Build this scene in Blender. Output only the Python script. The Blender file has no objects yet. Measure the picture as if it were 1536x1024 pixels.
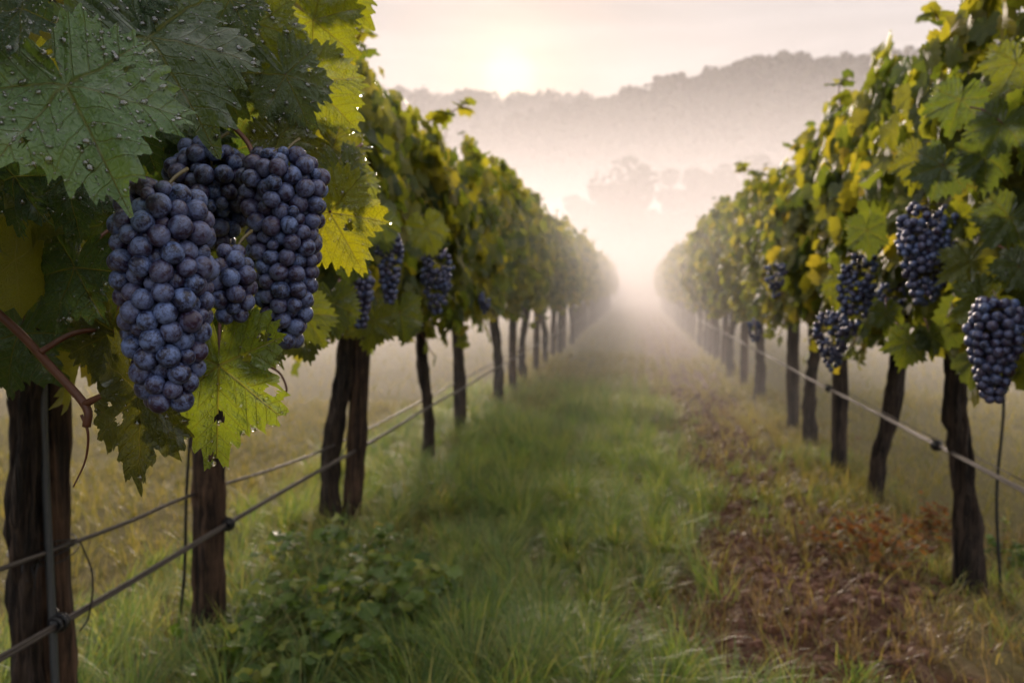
import bpy, math, random
import numpy as np
from mathutils import Vector

# ------------------------------------------------------------------ camera
SC = bpy.context.scene
COL = SC.collection
R = math.radians
H = 1.15                                   # eye height
F, CX, CY = 1195.0, 768.0, 512.0           # focal length and centre, photograph pixels
PITCH = math.atan(82 / F)
YAW = math.atan(187 * math.cos(PITCH) / F)
cam_d = bpy.data.cameras.new('camera')
cam = bpy.data.objects.new('camera', cam_d)
COL.objects.link(cam)
cam.location = (0, 0, H)
cam.rotation_euler = (math.pi / 2 - PITCH, 0, YAW)
cam_d.sensor_width = 36
cam_d.lens = F / 1536 * 36
cam_d.clip_start = 0.02
cam_d.clip_end = 3000
cam_d.dof.use_dof = True
cam_d.dof.focus_distance = 0.74
cam_d.dof.aperture_fstop = 6.3
SC.camera = cam

# ------------------------------------------------------------------ world, sun, exposure
SUN_EL, SUN_AZ = R(14.5), YAW + R(0.2)      # azimuth to the left of the row direction (+y)
SUN_DIR = Vector((-math.sin(SUN_AZ) * math.cos(SUN_EL), math.cos(SUN_AZ) * math.cos(SUN_EL), math.sin(SUN_EL)))
W = bpy.data.worlds.new('World')
SC.world = W
W.use_nodes = True
nt = W.node_tree
nt.nodes.clear()


def N(tree, kind, **kw):
    n = tree.nodes.new(kind)
    for k, v in kw.items():
        if k == 'ins':
            for kk, vv in v.items():
                n.inputs[kk].default_value = vv
        else:
            setattr(n, k, v)
    return n


def L(tree, a, b):
    tree.links.new(a, b)


def ramp(tree, stops, interp='LINEAR'):
    n = tree.nodes.new('ShaderNodeValToRGB')
    cr = n.color_ramp
    cr.interpolation = interp
    while len(cr.elements) < len(stops):
        cr.elements.new(0.5)
    for e, (p, c) in zip(cr.elements, stops):
        e.position = p
        e.color = (c[0], c[1], c[2], 1)
    return n


sky = N(nt, 'ShaderNodeTexSky', sky_type='NISHITA', sun_disc=False, sun_elevation=SUN_EL, sun_rotation=-SUN_AZ,
        air_density=1.2, dust_density=1.0, ozone_density=1.0)
bg1 = N(nt, 'ShaderNodeBackground', ins={'Strength': 0.05})
L(nt, sky.outputs[0], bg1.inputs['Color'])
tc = N(nt, 'ShaderNodeTexCoord')
dot = N(nt, 'ShaderNodeVectorMath', operation='DOT_PRODUCT')
nrm = N(nt, 'ShaderNodeVectorMath', operation='NORMALIZE')
L(nt, tc.outputs['Generated'], nrm.inputs[0])
L(nt, nrm.outputs[0], dot.inputs[0])
dot.inputs[1].default_value = SUN_DIR
mr = N(nt, 'ShaderNodeMapRange', ins={1: -1, 2: 1, 3: 0, 4: 1})
L(nt, dot.outputs['Value'], mr.inputs[0])
# thin cloud veil lit from behind by the low sun (position = (dot+1)/2)
veil = ramp(nt, [(0.0, (0.27, 0.29, 0.335)), (0.35, (0.53, 0.525, 0.545)), (0.6, (0.66, 0.635, 0.62)), (0.85, (0.40, 0.365, 0.355)),
                 (0.95, (0.262, 0.243, 0.242)), (1.0, (0.262, 0.236, 0.228))])
L(nt, mr.outputs[0], veil.inputs[0])
# the brightening of the cloud right round the sun, over the last few degrees
gm = N(nt, 'ShaderNodeMapRange', ins={1: 0.96, 2: 1.0, 3: 0, 4: 1})
L(nt, dot.outputs['Value'], gm.inputs[0])
glow = ramp(nt, [(0.0, (0, 0, 0)), (0.70, (0.015, 0.009, 0.004)), (0.89, (0.045, 0.020, 0.003)), (0.955, (0.085, 0.042, 0.008)), (0.985, (0.125, 0.075, 0.022)), (0.997, (0.30, 0.22, 0.11))])
L(nt, gm.outputs[0], glow.inputs[0])
mp = N(nt, 'ShaderNodeMapping')
mp.inputs['Scale'].default_value = (1.2, 1.2, 9.0)
L(nt, tc.outputs['Generated'], mp.inputs['Vector'])
cn = N(nt, 'ShaderNodeTexNoise', ins={'Scale': 2.2, 'Detail': 6.0, 'Roughness': 0.55, 'Distortion': 0.4})
L(nt, mp.outputs[0], cn.inputs['Vector'])
cr_ = N(nt, 'ShaderNodeMapRange', ins={1: 0.3, 2: 0.7, 3: 0.80, 4: 1.16})
L(nt, cn.outputs['Fac'], cr_.inputs[0])
mul = N(nt, 'ShaderNodeVectorMath', operation='SCALE')
L(nt, veil.outputs['Color'], mul.inputs[0])
L(nt, cr_.outputs[0], mul.inputs['Scale'])
VEIL = 0.95                                 # how much of the clear sky the thin cloud covers
bg2 = N(nt, 'ShaderNodeBackground', ins={'Strength': 1.0 / VEIL})
L(nt, mul.outputs[0], bg2.inputs['Color'])
gsum = N(nt, 'ShaderNodeVectorMath', operation='ADD')
L(nt, mul.outputs[0], gsum.inputs[0])
L(nt, glow.outputs['Color'], gsum.inputs[1])
L(nt, gsum.outputs[0], bg2.inputs['Color'])
add = N(nt, 'ShaderNodeMixShader', ins={0: VEIL})
L(nt, bg1.outputs[0], add.inputs[1])
L(nt, bg2.outputs[0], add.inputs[2])
wo = N(nt, 'ShaderNodeOutputWorld')
L(nt, add.outputs[0], wo.inputs['Surface'])

sun_d = bpy.data.lights.new('sun', 'SUN')
sun_d.energy = 5.0
sun_d.angle = R(11)
sun_d.color = (1.0, 0.81, 0.67)
sun = bpy.data.objects.new('sun', sun_d)
COL.objects.link(sun)
sun.rotation_euler = (-SUN_DIR).to_track_quat('-Z', 'Y').to_euler()

SC.view_settings.view_transform = 'Standard'
SC.view_settings.look = 'None'
SC.view_settings.exposure = 1.14
SC.view_settings.gamma = 1.0
cy = SC.cycles
cy.max_bounces = 8
cy.diffuse_bounces = 3
cy.glossy_bounces = 3
cy.transmission_bounces = 6
cy.transparent_max_bounces = 40
cy.volume_bounces = 3
cy.use_denoising = True
cy.caustics_reflective = False
cy.caustics_refractive = False
cy.sample_clamp_indirect = 4.0
try:
    cy.denoiser = 'OPENIMAGEDENOISE'
    cy.denoising_input_passes = 'RGB_ALBEDO_NORMAL'
except Exception:
    pass

# ------------------------------------------------------------------ helpers
random.seed(7)
rng = np.random.default_rng(11)
cp, sp_, cyw, syw = math.cos(PITCH), math.sin(PITCH), math.cos(YAW), math.sin(YAW)
FWD = np.array((-syw * cp, cyw * cp, -sp_))
RGT = np.array((cyw, syw, 0.0))
UPV = np.cross(RGT, FWD)
EYE = np.array((0, 0, H))


def ray(px, py):
    return FWD + RGT * (px - CX) / F - UPV * (py - CY) / F


def at(px, py, d):
    """the point of the photograph's pixel at depth d"""
    return EYE + ray(px, py) * d


def at_z(px, py, z=0.0):
    v = ray(px, py)
    return EYE + v * ((z - H) / v[2])


def at_x(px, py, x):
    v = ray(px, py)
    return EYE + v * (x / v[0])


def hash2(ix, iy, seed):
    n = (ix.astype(np.int64) * 374761393 + iy.astype(np.int64) * 668265263 + seed * 1442695041) & 0xFFFFFFFF
    n = ((n ^ (n >> 13)) * 1274126177) & 0xFFFFFFFF
    n = n ^ (n >> 16)
    return (n & 0xFFFF) / 65535.0


def vnoise(x, y, seed=0):
    x = np.asarray(x, float)
    y = np.asarray(y, float)
    ix, iy = np.floor(x), np.floor(y)
    fx, fy = x - ix, y - iy
    fx = fx * fx * (3 - 2 * fx)
    fy = fy * fy * (3 - 2 * fy)
    a, b = hash2(ix, iy, seed), hash2(ix + 1, iy, seed)
    c, d = hash2(ix, iy + 1, seed), hash2(ix + 1, iy + 1, seed)
    return (a + (b - a) * fx) * (1 - fy) + (c + (d - c) * fx) * fy


def fbm(x, y, seed=0, octv=4):
    s, a, t = 0, 0.5, 0
    for k in range(octv):
        s = s + a * vnoise(np.asarray(x) * 2 ** k, np.asarray(y) * 2 ** k, seed + k)
        t += a
        a *= 0.5
    return s / t


def make_mesh(name, V, faces, mat=None, uv=None, smooth=True):
    """V (n,3); faces: list of (m,k) int arrays; uv: (n,2) per vertex or None"""
    me = bpy.data.meshes.new(name)
    V = np.asarray(V, np.float32)
    faces = [np.asarray(f, np.int32) for f in faces if len(f)]
    loops = np.concatenate([f.ravel() for f in faces])
    sizes = np.concatenate([np.full(len(f), f.shape[1], np.int32) for f in faces])
    starts = np.concatenate([[0], np.cumsum(sizes)[:-1]]).astype(np.int32)
    me.vertices.add(len(V))
    me.vertices.foreach_set('co', V.ravel())
    me.loops.add(len(loops))
    me.loops.foreach_set('vertex_index', loops)
    me.polygons.add(len(sizes))
    me.polygons.foreach_set('loop_start', starts)
    if uv is not None:
        ul = me.uv_layers.new(name='UVMap')
        ul.data.foreach_set('uv', np.asarray(uv, np.float32)[loops].ravel())
    me.polygons.foreach_set('use_smooth', np.full(len(sizes), smooth))
    me.update(calc_edges=True)
    me.validate()
    if mat:
        me.materials.append(mat)
    return me


def link(name, data, parent=None, loc=None):
    o = bpy.data.objects.new(name, data)
    COL.objects.link(o)
    if parent is not None:
        o.parent = parent
    if loc is not None:
        o.location = loc
    return o


def tag(o, label=None, cat=None, group=None, kind=None):
    if label:
        o['label'] = label
    if cat:
        o['category'] = cat
    if group:
        o['group'] = group
    if kind:
        o['kind'] = kind
    return o


class MB:
    """collects pieces of one mesh"""
    def __init__(s):
        s.V, s.F, s.U, s.n = [], [], [], 0

    def add(s, V, faces, uv=None):
        V = np.asarray(V, float)
        s.V.append(V)
        for f in faces:
            s.F.append(np.asarray(f, int) + s.n)
        s.U.append(np.zeros((len(V), 2)) if uv is None else uv)
        s.n += len(V)

    def mesh(s, name, mat, uv=False, smooth=True):
        by = {}
        for f in s.F:
            by.setdefault(f.shape[1], []).append(f)
        return make_mesh(name, np.concatenate(s.V), [np.concatenate(b) for b in by.values()], mat,
                         np.concatenate(s.U) if uv else None, smooth)


def tube(pts, rad, sides=10, rough=0.0, seed=0, twist=0.0, flat=None, cap=True):
    """tapered tube along points, its skin roughened with lengthwise ridges"""
    P = np.asarray(pts, float)
    n = len(P)
    rad = np.full(n, rad, float) if np.isscalar(rad) else np.asarray(rad, float)
    T = np.gradient(P, axis=0)
    T /= np.linalg.norm(T, axis=1)[:, None] + 1e-12
    ref = np.array((1.0, 0, 0)) if abs(T[0][0]) < 0.8 else np.array((0, 1.0, 0))
    A = np.zeros_like(P)
    a = ref - T[0] * ref.dot(T[0])
    for i in range(n):
        a = a - T[i] * a.dot(T[i])
        a /= np.linalg.norm(a)
        A[i] = a
    B = np.cross(T, A)
    th = np.linspace(0, 2 * np.pi, sides, endpoint=False)
    s = np.linspace(0, 1, n)
    ang = th[None] + twist * s[:, None]
    ln = np.concatenate([[0], np.cumsum(np.linalg.norm(np.diff(P, axis=0), axis=1))])
    rr = rad[:, None] * np.ones((1, sides))
    if rough:
        rid = vnoise(np.tile(np.arange(sides) * 0.9, (n, 1)), ln[:, None] * 5 + 0 * th[None], seed) - 0.5
        lump = vnoise(np.tile(np.arange(sides) * 0.45, (n, 1)), ln[:, None] * 26 + 0 * th[None], seed + 3) - 0.5
        rid[:, -1] = (rid[:, -2] + rid[:, 0]) / 2
        rr = rr * (1 + rough * (rid * 1.3 + lump * 0.9))
    V = P[:, None] + A[:, None] * (np.cos(ang) * rr)[..., None] + B[:, None] * (np.sin(ang) * rr)[..., None]
    V = V.reshape(-1, 3)
    i, j = np.meshgrid(np.arange(n - 1), np.arange(sides), indexing='ij')
    j2 = (j + 1) % sides
    q = np.stack([i * sides + j, i * sides + j2, (i + 1) * sides + j2, (i + 1) * sides + j], -1).reshape(-1, 4)
    fs = [q]
    if cap:
        k = len(V)
        V = np.concatenate([V, P[:1], P[-1:]])
        jj = np.arange(sides)
        fs.append(np.stack([np.full(sides, k), (jj + 1) % sides, jj], -1))
        b = (n - 1) * sides
        fs.append(np.stack([np.full(sides, k + 1), b + jj, b + (jj + 1) % sides], -1))
    return V, fs


def smooth_path(ctrl, n=24):
    """Catmull-Rom through the control points"""
    C = np.asarray(ctrl, float)
    C = np.concatenate([2 * C[:1] - C[1:2], C, 2 * C[-1:] - C[-2:-1]])
    m = len(C) - 3
    out = []
    for t in np.linspace(0, m - 1e-6, n):
        i = int(t)
        f = t - i
        p0, p1, p2, p3 = C[i], C[i + 1], C[i + 2], C[i + 3]
        out.append(0.5 * (2 * p1 + (p2 - p0) * f + (2 * p0 - 5 * p1 + 4 * p2 - p3) * f * f + (3 * p1 - p0 - 3 * p2 + p3) * f ** 3))
    return np.array(out)


def unit(a):
    a = np.asarray(a, float)
    return a / (np.linalg.norm(a, axis=-1, keepdims=True) + 1e-12)


# ------------------------------------------------------------------ materials
def mat_new(name):
    m = bpy.data.materials.new(name)
    m.use_nodes = True
    m.node_tree.nodes.clear()
    return m, m.node_tree


def math_(t, op, a, b=None, clamp=False):
    n = t.nodes.new('ShaderNodeMath')
    n.operation = op
    n.use_clamp = clamp
    for k, v in ((0, a), (1, b)):
        if v is None:
            continue
        if isinstance(v, (int, float)):
            n.inputs[k].default_value = v
        else:
            t.links.new(v, n.inputs[k])
    return n.outputs[0]


def mixc(t, fac, a, b, mode='MIX'):
    n = t.nodes.new('ShaderNodeMix')
    n.data_type = 'RGBA'
    n.blend_type = mode
    for k, v in ((0, fac), (6, a), (7, b)):
        if isinstance(v, (int, float)):
            n.inputs[k].default_value = v
        elif isinstance(v, tuple):
            n.inputs[k].default_value = (v[0], v[1], v[2], 1)
        else:
            t.links.new(v, n.inputs[k])
    return n.outputs[2]


def noise(t, scale, detail=4, rough=0.55, vec=None, dist=0.0):
    n = N(t, 'ShaderNodeTexNoise', ins={'Scale': scale, 'Detail': detail, 'Roughness': rough, 'Distortion': dist})
    if vec is not None:
        t.links.new(vec, n.inputs['Vector'])
    return n.outputs['Fac']


def bump(t, h, strength=0.3, dist=0.01):
    n = N(t, 'ShaderNodeBump', ins={'Strength': strength, 'Distance': dist})
    t.links.new(h, n.inputs['Height'])
    return n.outputs[0]


def principled(t, base, rough, normal=None, spec=0.5, **ins):
    p = t.nodes.new('ShaderNodeBsdfPrincipled')
    for k, v in (('Base Color', base), ('Roughness', rough), ('Normal', normal), ('Specular IOR Level', spec)):
        if v is None:
            continue
        if isinstance(v, tuple):
            p.inputs[k].default_value = (v[0], v[1], v[2], 1)
        elif isinstance(v, (int, float)):
            p.inputs[k].default_value = v
        else:
            t.links.new(v, p.inputs[k])
    for k, v in ins.items():
        p.inputs[k.replace('_', ' ')].default_value = v
    return p.outputs[0]


def out(t, s, vol=None):
    o = t.nodes.new('ShaderNodeOutputMaterial')
    if s is not None:
        t.links.new(s, o.inputs['Surface'])
    if vol is not None:
        t.links.new(vol, o.inputs['Volume'])


def leafy(t, col, rough, normal, trans_col, trans, spec=0.5, coat=0.0):
    p = principled(t, col, rough, normal, spec, Coat_Weight=0.0 if not isinstance(coat, (int, float)) else coat, Coat_Roughness=0.16, Coat_IOR=1.7)
    if not isinstance(coat, (int, float)):
        t.links.new(coat, p.node.inputs['Coat Weight'])
    tr = t.nodes.new('ShaderNodeBsdfTranslucent')
    t.links.new(trans_col, tr.inputs['Color'])
    if normal is not None:
        t.links.new(normal, tr.inputs['Normal'])
    m = t.nodes.new('ShaderNodeMixShader')
    m.inputs[0].default_value = trans
    t.links.new(p, m.inputs[1])
    t.links.new(tr.outputs[0], m.inputs[2])
    return m.outputs[0]


def vein_mask(t):
    """main and side veins of a lobed leaf from its own flat coordinates (petiole at 0,0, tip at v=1)"""
    uvn = t.nodes.new('ShaderNodeUVMap')
    sep = t.nodes.new('ShaderNodeSeparateXYZ')
    t.links.new(uvn.outputs[0], sep.inputs[0])
    u, v = sep.outputs[0], sep.outputs[1]
    au = math_(t, 'ABSOLUTE', u)
    a = math_(t, 'ARCTAN2', au, v)
    r = math_(t, 'SQRT', math_(t, 'ADD', math_(t, 'MULTIPLY', u, u), math_(t, 'MULTIPLY', v, v)))
    c1 = math_(t, 'MULTIPLY', math_(t, 'GREATER_THAN', a, R(27.5)), R(55))
    c2 = math_(t, 'MULTIPLY', math_(t, 'GREATER_THAN', a, R(83.5)), R(57))
    phi = math_(t, 'SUBTRACT', a, math_(t, 'ADD', c1, c2))
    xp = math_(t, 'ABSOLUTE', math_(t, 'MULTIPLY', r, math_(t, 'SINE', phi)))
    yp = math_(t, 'MULTIPLY', r, math_(t, 'COSINE', phi))
    wid = math_(t, 'ADD', math_(t, 'MULTIPLY', math_(t, 'SUBTRACT', 1.0, r), 0.016), 0.005)
    main = math_(t, 'SUBTRACT', 1.0, math_(t, 'DIVIDE', xp, wid), True)
    s = math_(t, 'SUBTRACT', math_(t, 'MULTIPLY', yp, 7.0), math_(t, 'MULTIPLY', xp, 6.0))
    fr = math_(t, 'ABSOLUTE', math_(t, 'SUBTRACT', math_(t, 'FRACT', s), 0.5))
    side = math_(t, 'SUBTRACT', 1.0, math_(t, 'DIVIDE', fr, 0.07), True)
    vor = N(t, 'ShaderNodeTexVoronoi', feature='DISTANCE_TO_EDGE', ins={'Scale': 17.0})
    t.links.new(uvn.outputs[0], vor.inputs['Vector'])
    cell = math_(t, 'MINIMUM', math_(t, 'MULTIPLY', vor.outputs['Distance'], 2.6), 0.5)
    return main, side, cell, uvn.outputs[0], r


def mat_hero_leaf():
    m, t = mat_new('grape_leaf_wet')
    main, side, cell, uv, r = vein_mask(t)
    oi = t.nodes.new('ShaderNodeObjectInfo')
    tint = oi.outputs['Color']
    g = t.nodes.new('ShaderNodeNewGeometry')
    n1 = noise(t, 5.0, 4, 0.6, uv, 0.6)
    col = mixc(t, math_(t, 'MULTIPLY', n1, 0.5), tint, mixc(t, 1.0, tint, (0.55, 0.75, 0.7), 'MULTIPLY'))
    yel = math_(t, 'MULTIPLY', math_(t, 'SUBTRACT', noise(t, 2.1, 3, 0.6, uv), 0.56, True), 5.0, True)
    yel = math_(t, 'MULTIPLY', yel, math_(t, 'MULTIPLY', r, 0.8, True))
    col = mixc(t, math_(t, 'MULTIPLY', yel, 0.55), col, (0.15, 0.15, 0.02))
    sp = noise(t, 26, 2, 0.5, uv)
    spot = math_(t, 'MULTIPLY', math_(t, 'SUBTRACT', sp, 0.70, True), 14.0, True)
    col = mixc(t, spot, col, (0.09, 0.045, 0.015))
    vm = math_(t, 'MAXIMUM', main, math_(t, 'MULTIPLY', side, 0.40))
    col = mixc(t, math_(t, 'MULTIPLY', vm, 0.62), col, (0.17, 0.17, 0.05))
    h = math_(t, 'ADD', math_(t, 'MULTIPLY', cell, 0.35), math_(t, 'MULTIPLY', math_(t, 'MAXIMUM', main, math_(t, 'MULTIPLY', side, 0.7)), -0.55))
    h = math_(t, 'ADD', h, math_(t, 'MULTIPLY', noise(t, 40, 3, 0.6, uv), 0.28))
    nb = bump(t, h, 0.8, 0.005)
    ro = math_(t, 'ADD', math_(t, 'MULTIPLY', noise(t, 9, 3, 0.5, uv), 0.42), 0.20)
    wet = math_(t, 'MULTIPLY', math_(t, 'SUBTRACT', noise(t, 2.4, 4, 0.65, uv, 0.5), 0.52, True), 7.0, True)
    tcol = mixc(t, 1.0, col, (5.0, 4.1, 1.2), 'MULTIPLY')
    tcol = mixc(t, math_(t, 'MULTIPLY', vm, 0.5), tcol, (0.16, 0.15, 0.03))
    out(t, leafy(t, col, ro, nb, tcol, 0.40, 0.5, wet))
    return m


def mat_row_leaf(name, veins, ystop=0.0):
    m, t = mat_new(name)
    g = t.nodes.new('ShaderNodeNewGeometry')
    rnd = g.outputs['Random Per Island']
    cr = ramp(t, [(0.0, (0.044, 0.070, 0.022)), (0.35, (0.086, 0.110, 0.025)), (0.62 - ystop, (0.128, 0.140, 0.028)),
                  (0.84 - ystop, (0.162, 0.160, 0.031)), (0.97, (0.19, 0.172, 0.034)), (1.0, (0.15, 0.125, 0.030))])
    t.links.new(rnd, cr.inputs[0])
    tcn = t.nodes.new('ShaderNodeTexCoord')
    n1 = noise(t, 26, 4, 0.6, tcn.outputs['Object'])
    col = mixc(t, math_(t, 'MULTIPLY', n1, 0.7), cr.outputs[0], mixc(t, 1.0, cr.outputs[0], (0.55, 0.62, 0.6), 'MULTIPLY'))
    nb = None
    hb = noise(t, 70, 3, 0.6, tcn.outputs['Object'])
    if veins:
        main, side, cell, uv, r = vein_mask(t)
        vm = math_(t, 'MAXIMUM', main, math_(t, 'MULTIPLY', side, 0.35))
        col = mixc(t, math_(t, 'MULTIPLY', vm, 0.6), col, (0.15, 0.15, 0.05))
        hb = math_(t, 'ADD', math_(t, 'ADD', hb, math_(t, 'MULTIPLY', cell, 0.5)), math_(t, 'MULTIPLY', vm, -0.6))
    nb = bump(t, hb, 0.6, 0.006)
    ro = math_(t, 'ADD', math_(t, 'MULTIPLY', n1, 0.35), 0.30)
    tcol = mixc(t, 1.0, col, (4.5, 3.9, 1.2), 'MULTIPLY')
    out(t, leafy(t, col, ro, nb, tcol, 0.5, 0.5))
    return m


def mat_berry():
    m, t = mat_new('grape_skin_bloom')
    tcn = t.nodes.new('ShaderNodeTexCoord')
    oi = t.nodes.new('ShaderNodeObjectInfo')
    g = t.nodes.new('ShaderNodeNewGeometry')
    off = t.nodes.new('ShaderNodeVectorMath')
    off.operation = 'ADD'
    com = t.nodes.new('ShaderNodeCombineXYZ')
    rsum = math_(t, 'MULTIPLY', math_(t, 'ADD', oi.outputs['Random'], g.outputs['Random Per Island']), 7.0)
    t.links.new(rsum, com.inputs[0])
    t.links.new(rsum, com.inputs[1])
    t.links.new(tcn.outputs['Object'], off.inputs[0])
    t.links.new(com.outputs[0], off.inputs[1])
    v = off.outputs[0]
    big = noise(t, 75, 4, 0.62, v, 0.8)
    fine = noise(t, 420, 4, 0.7, v, 0.4)
    b = math_(t, 'ADD', math_(t, 'MULTIPLY', big, 0.72), math_(t, 'MULTIPLY', fine, 0.5))
    bl = N(t, 'ShaderNodeMapRange', ins={1: 0.53, 2: 0.71, 3: 0.0, 4: 1.0})
    t.links.new(b, bl.inputs[0])
    hue = math_(t, 'FRACT', math_(t, 'MULTIPLY', rsum, 1.37))
    skin = mixc(t, hue, (0.010, 0.010, 0.028), (0.030, 0.012, 0.030))
    bloomc = mixc(t, hue, (0.128, 0.185, 0.375), (0.140, 0.172, 0.315))
    amt = math_(t, 'MULTIPLY', bl.outputs[0], math_(t, 'ADD', math_(t, 'MULTIPLY', hue, -0.35), 1.0))
    col = mixc(t, amt, skin, bloomc)
    sp = math_(t, 'MULTIPLY', math_(t, 'SUBTRACT', noise(t, 260, 2, 0.5, v), 0.70, True), 12.0, True)
    col = mixc(t, math_(t, 'MULTIPLY', sp, 0.8), col, (0.10, 0.055, 0.030))
    ro = math_(t, 'ADD', math_(t, 'MULTIPLY', amt, 0.30), 0.30)
    nb = bump(t, fine, 0.12, 0.001)
    out(t, principled(t, col, ro, nb, 0.45))
    return m


def mat_wood(name, a, b, scale=1.0, crack=True):
    m, t = mat_new(name)
    tcn = t.nodes.new('ShaderNodeTexCoord')
    mpn = t.nodes.new('ShaderNodeMapping')
    mpn.inputs['Scale'].default_value = (scale, scale, 0.045 * scale)
    t.links.new(tcn.outputs['Object'], mpn.inputs['Vector'])
    n1 = noise(t, 85, 6, 0.65, mpn.outputs[0], 0.35)
    n2 = noise(t, 9, 4, 0.6, tcn.outputs['Object'])
    n3 = noise(t, 30, 3, 0.5, mpn.outputs[0], 0.8)
    f = math_(t, 'ADD', math_(t, 'MULTIPLY', n1, 0.8), math_(t, 'MULTIPLY', n2, 0.4))
    mr_ = N(t, 'ShaderNodeMapRange', ins={1: 0.50, 2: 0.71, 3: 0.0, 4: 1.0})
    t.links.new(f, mr_.inputs[0])
    col = mixc(t, mr_.outputs[0], a, b)
    ck = math_(t, 'MULTIPLY', math_(t, 'SUBTRACT', 0.45, n3, True), 9.0, True)
    col = mixc(t, math_(t, 'MULTIPLY', ck, 0.85), col, (0.006, 0.005, 0.004))
    h = math_(t, 'SUBTRACT', n1, math_(t, 'MULTIPLY', ck, 0.8))
    nb = bump(t, h, 1.0, 0.022)
    out(t, principled(t, col, 0.78, nb, 0.3))
    return m


def mat_plain(name, col, rough=0.5, metallic=0.0, var=0.3, nscale=60):
    m, t = mat_new(name)
    tcn = t.nodes.new('ShaderNodeTexCoord')
    n1 = noise(t, nscale, 4, 0.6, tcn.outputs['Object'])
    c = mixc(t, math_(t, 'MULTIPLY', n1, var * 2), col, tuple(x * 0.35 for x in col))
    nb = bump(t, n1, 0.25, 0.002)
    out(t, principled(t, c, rough, nb, 0.5, Metallic=metallic))
    return m


def mat_drop():
    m, t = mat_new('dew_water')
    gl = N(t, 'ShaderNodeBsdfGlass', ins={'Roughness': 0.02, 'IOR': 1.36, 'Color': (1, 1, 1, 1)})
    gs = N(t, 'ShaderNodeBsdfGlossy', ins={'Roughness': 0.10, 'Color': (1, 1, 1, 1)})
    mx = N(t, 'ShaderNodeMixShader', ins={0: 0.08})
    t.links.new(gl.outputs[0], mx.inputs[1])
    t.links.new(gs.outputs[0], mx.inputs[2])
    out(t, mx.outputs[0])
    return m


def mat_grass(name, stops, trans=0.35):
    m, t = mat_new(name)
    g = t.nodes.new('ShaderNodeNewGeometry')
    n1 = noise(t, 0.9, 4, 0.6, g.outputs['Position'])
    x = math_(t, 'ADD', math_(t, 'MULTIPLY', g.outputs['Random Per Island'], 0.62), math_(t, 'MULTIPLY', n1, 0.62))
    x = math_(t, 'SUBTRACT', x, 0.12, True)
    cr = ramp(t, stops)
    t.links.new(x, cr.inputs[0])
    tcol = mixc(t, 1.0, cr.outputs[0], (2.6, 2.4, 1.2), 'MULTIPLY')
    out(t, leafy(t, cr.outputs[0], 0.42, None, tcol, trans, 0.45))
    return m


def mat_ground():
    m, t = mat_new('vineyard_earth')
    g = t.nodes.new('ShaderNodeNewGeometry')
    pos = g.outputs['Position']
    sep = t.nodes.new('ShaderNodeSeparateXYZ')
    t.links.new(pos, sep.inputs[0])
    n1 = noise(t, 2.2, 6, 0.6, pos)
    n2 = noise(t, 26, 6, 0.7, pos)
    soil = mixc(t, n2, (0.040, 0.017, 0.011), (0.20, 0.092, 0.060))
    soil = mixc(t, math_(t, 'MULTIPLY', noise(t, 5, 4, 0.6, pos), 0.6), soil, (0.085, 0.048, 0.030))
    thatch = mixc(t, n2, (0.040, 0.042, 0.013), (0.22, 0.17, 0.06))
    dx = math_(t, 'ABSOLUTE', math_(t, 'SUBTRACT', sep.outputs[0], 0.56))
    dx = math_(t, 'ADD', dx, math_(t, 'MULTIPLY', math_(t, 'SUBTRACT', n1, 0.5), 1.1))
    f = N(t, 'ShaderNodeMapRange', ins={1: 0.36, 2: 0.62, 3: 0.0, 4: 1.0})
    t.links.new(dx, f.inputs[0])
    col = mixc(t, f.outputs[0], soil, thatch)
    nb = bump(t, n2, 0.8, 0.03)
    out(t, principled(t, col, 0.9, nb, 0.25))
    return m


def mat_simple_noise(name, a, b, scale, rough=0.85):
    m, t = mat_new(name)
    g = t.nodes.new('ShaderNodeNewGeometry')
    n1 = noise(t, scale, 5, 0.6, g.outputs['Position'])
    x = math_(t, 'ADD', math_(t, 'MULTIPLY', g.outputs['Random Per Island'], 0.5), math_(t, 'MULTIPLY', n1, 0.5))
    out(t, principled(t, mixc(t, x, a, b), rough, None, 0.25))
    return m


def mat_air(name, dens, aniso, col=(0.96, 0.95, 0.94)):
    m, t = mat_new(name)
    v = N(t, 'ShaderNodeVolumePrincipled', ins={'Color': (*col, 1), 'Density': dens, 'Anisotropy': aniso})
    out(t, None, v.outputs[0])
    return m


M_HERO = mat_hero_leaf()
M_ROW = mat_row_leaf('grape_leaf_veined', True)
M_FAR = mat_row_leaf('grape_leaf_distant', False, 0.14)
M_BERRY = mat_berry()
M_POST = mat_wood('weathered_post_wood', (0.012, 0.007, 0.005), (0.135, 0.075, 0.045))
M_BARK = mat_wood('vine_bark', (0.016, 0.011, 0.009), (0.085, 0.056, 0.040), 1.3)
M_CANE = mat_plain('red_brown_cane', (0.13, 0.045, 0.022), 0.5, 0, 0.35, 90)
M_STEM = mat_plain('green_stem', (0.13, 0.10, 0.03), 0.5, 0, 0.4, 120)
M_WIRE = mat_plain('galvanised_wire', (0.12, 0.10, 0.09), 0.5, 0.3, 0.4, 40)
M_TIE = mat_plain('black_rubber', (0.018, 0.017, 0.019), 0.42, 0, 0.3, 200)
M_HOSE = mat_plain('black_cord', (0.02, 0.02, 0.02), 0.5, 0, 0.3, 50)
M_DROP = mat_drop()

# ------------------------------------------------------------------ ground
XL, XR = -1.30, 1.21


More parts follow.
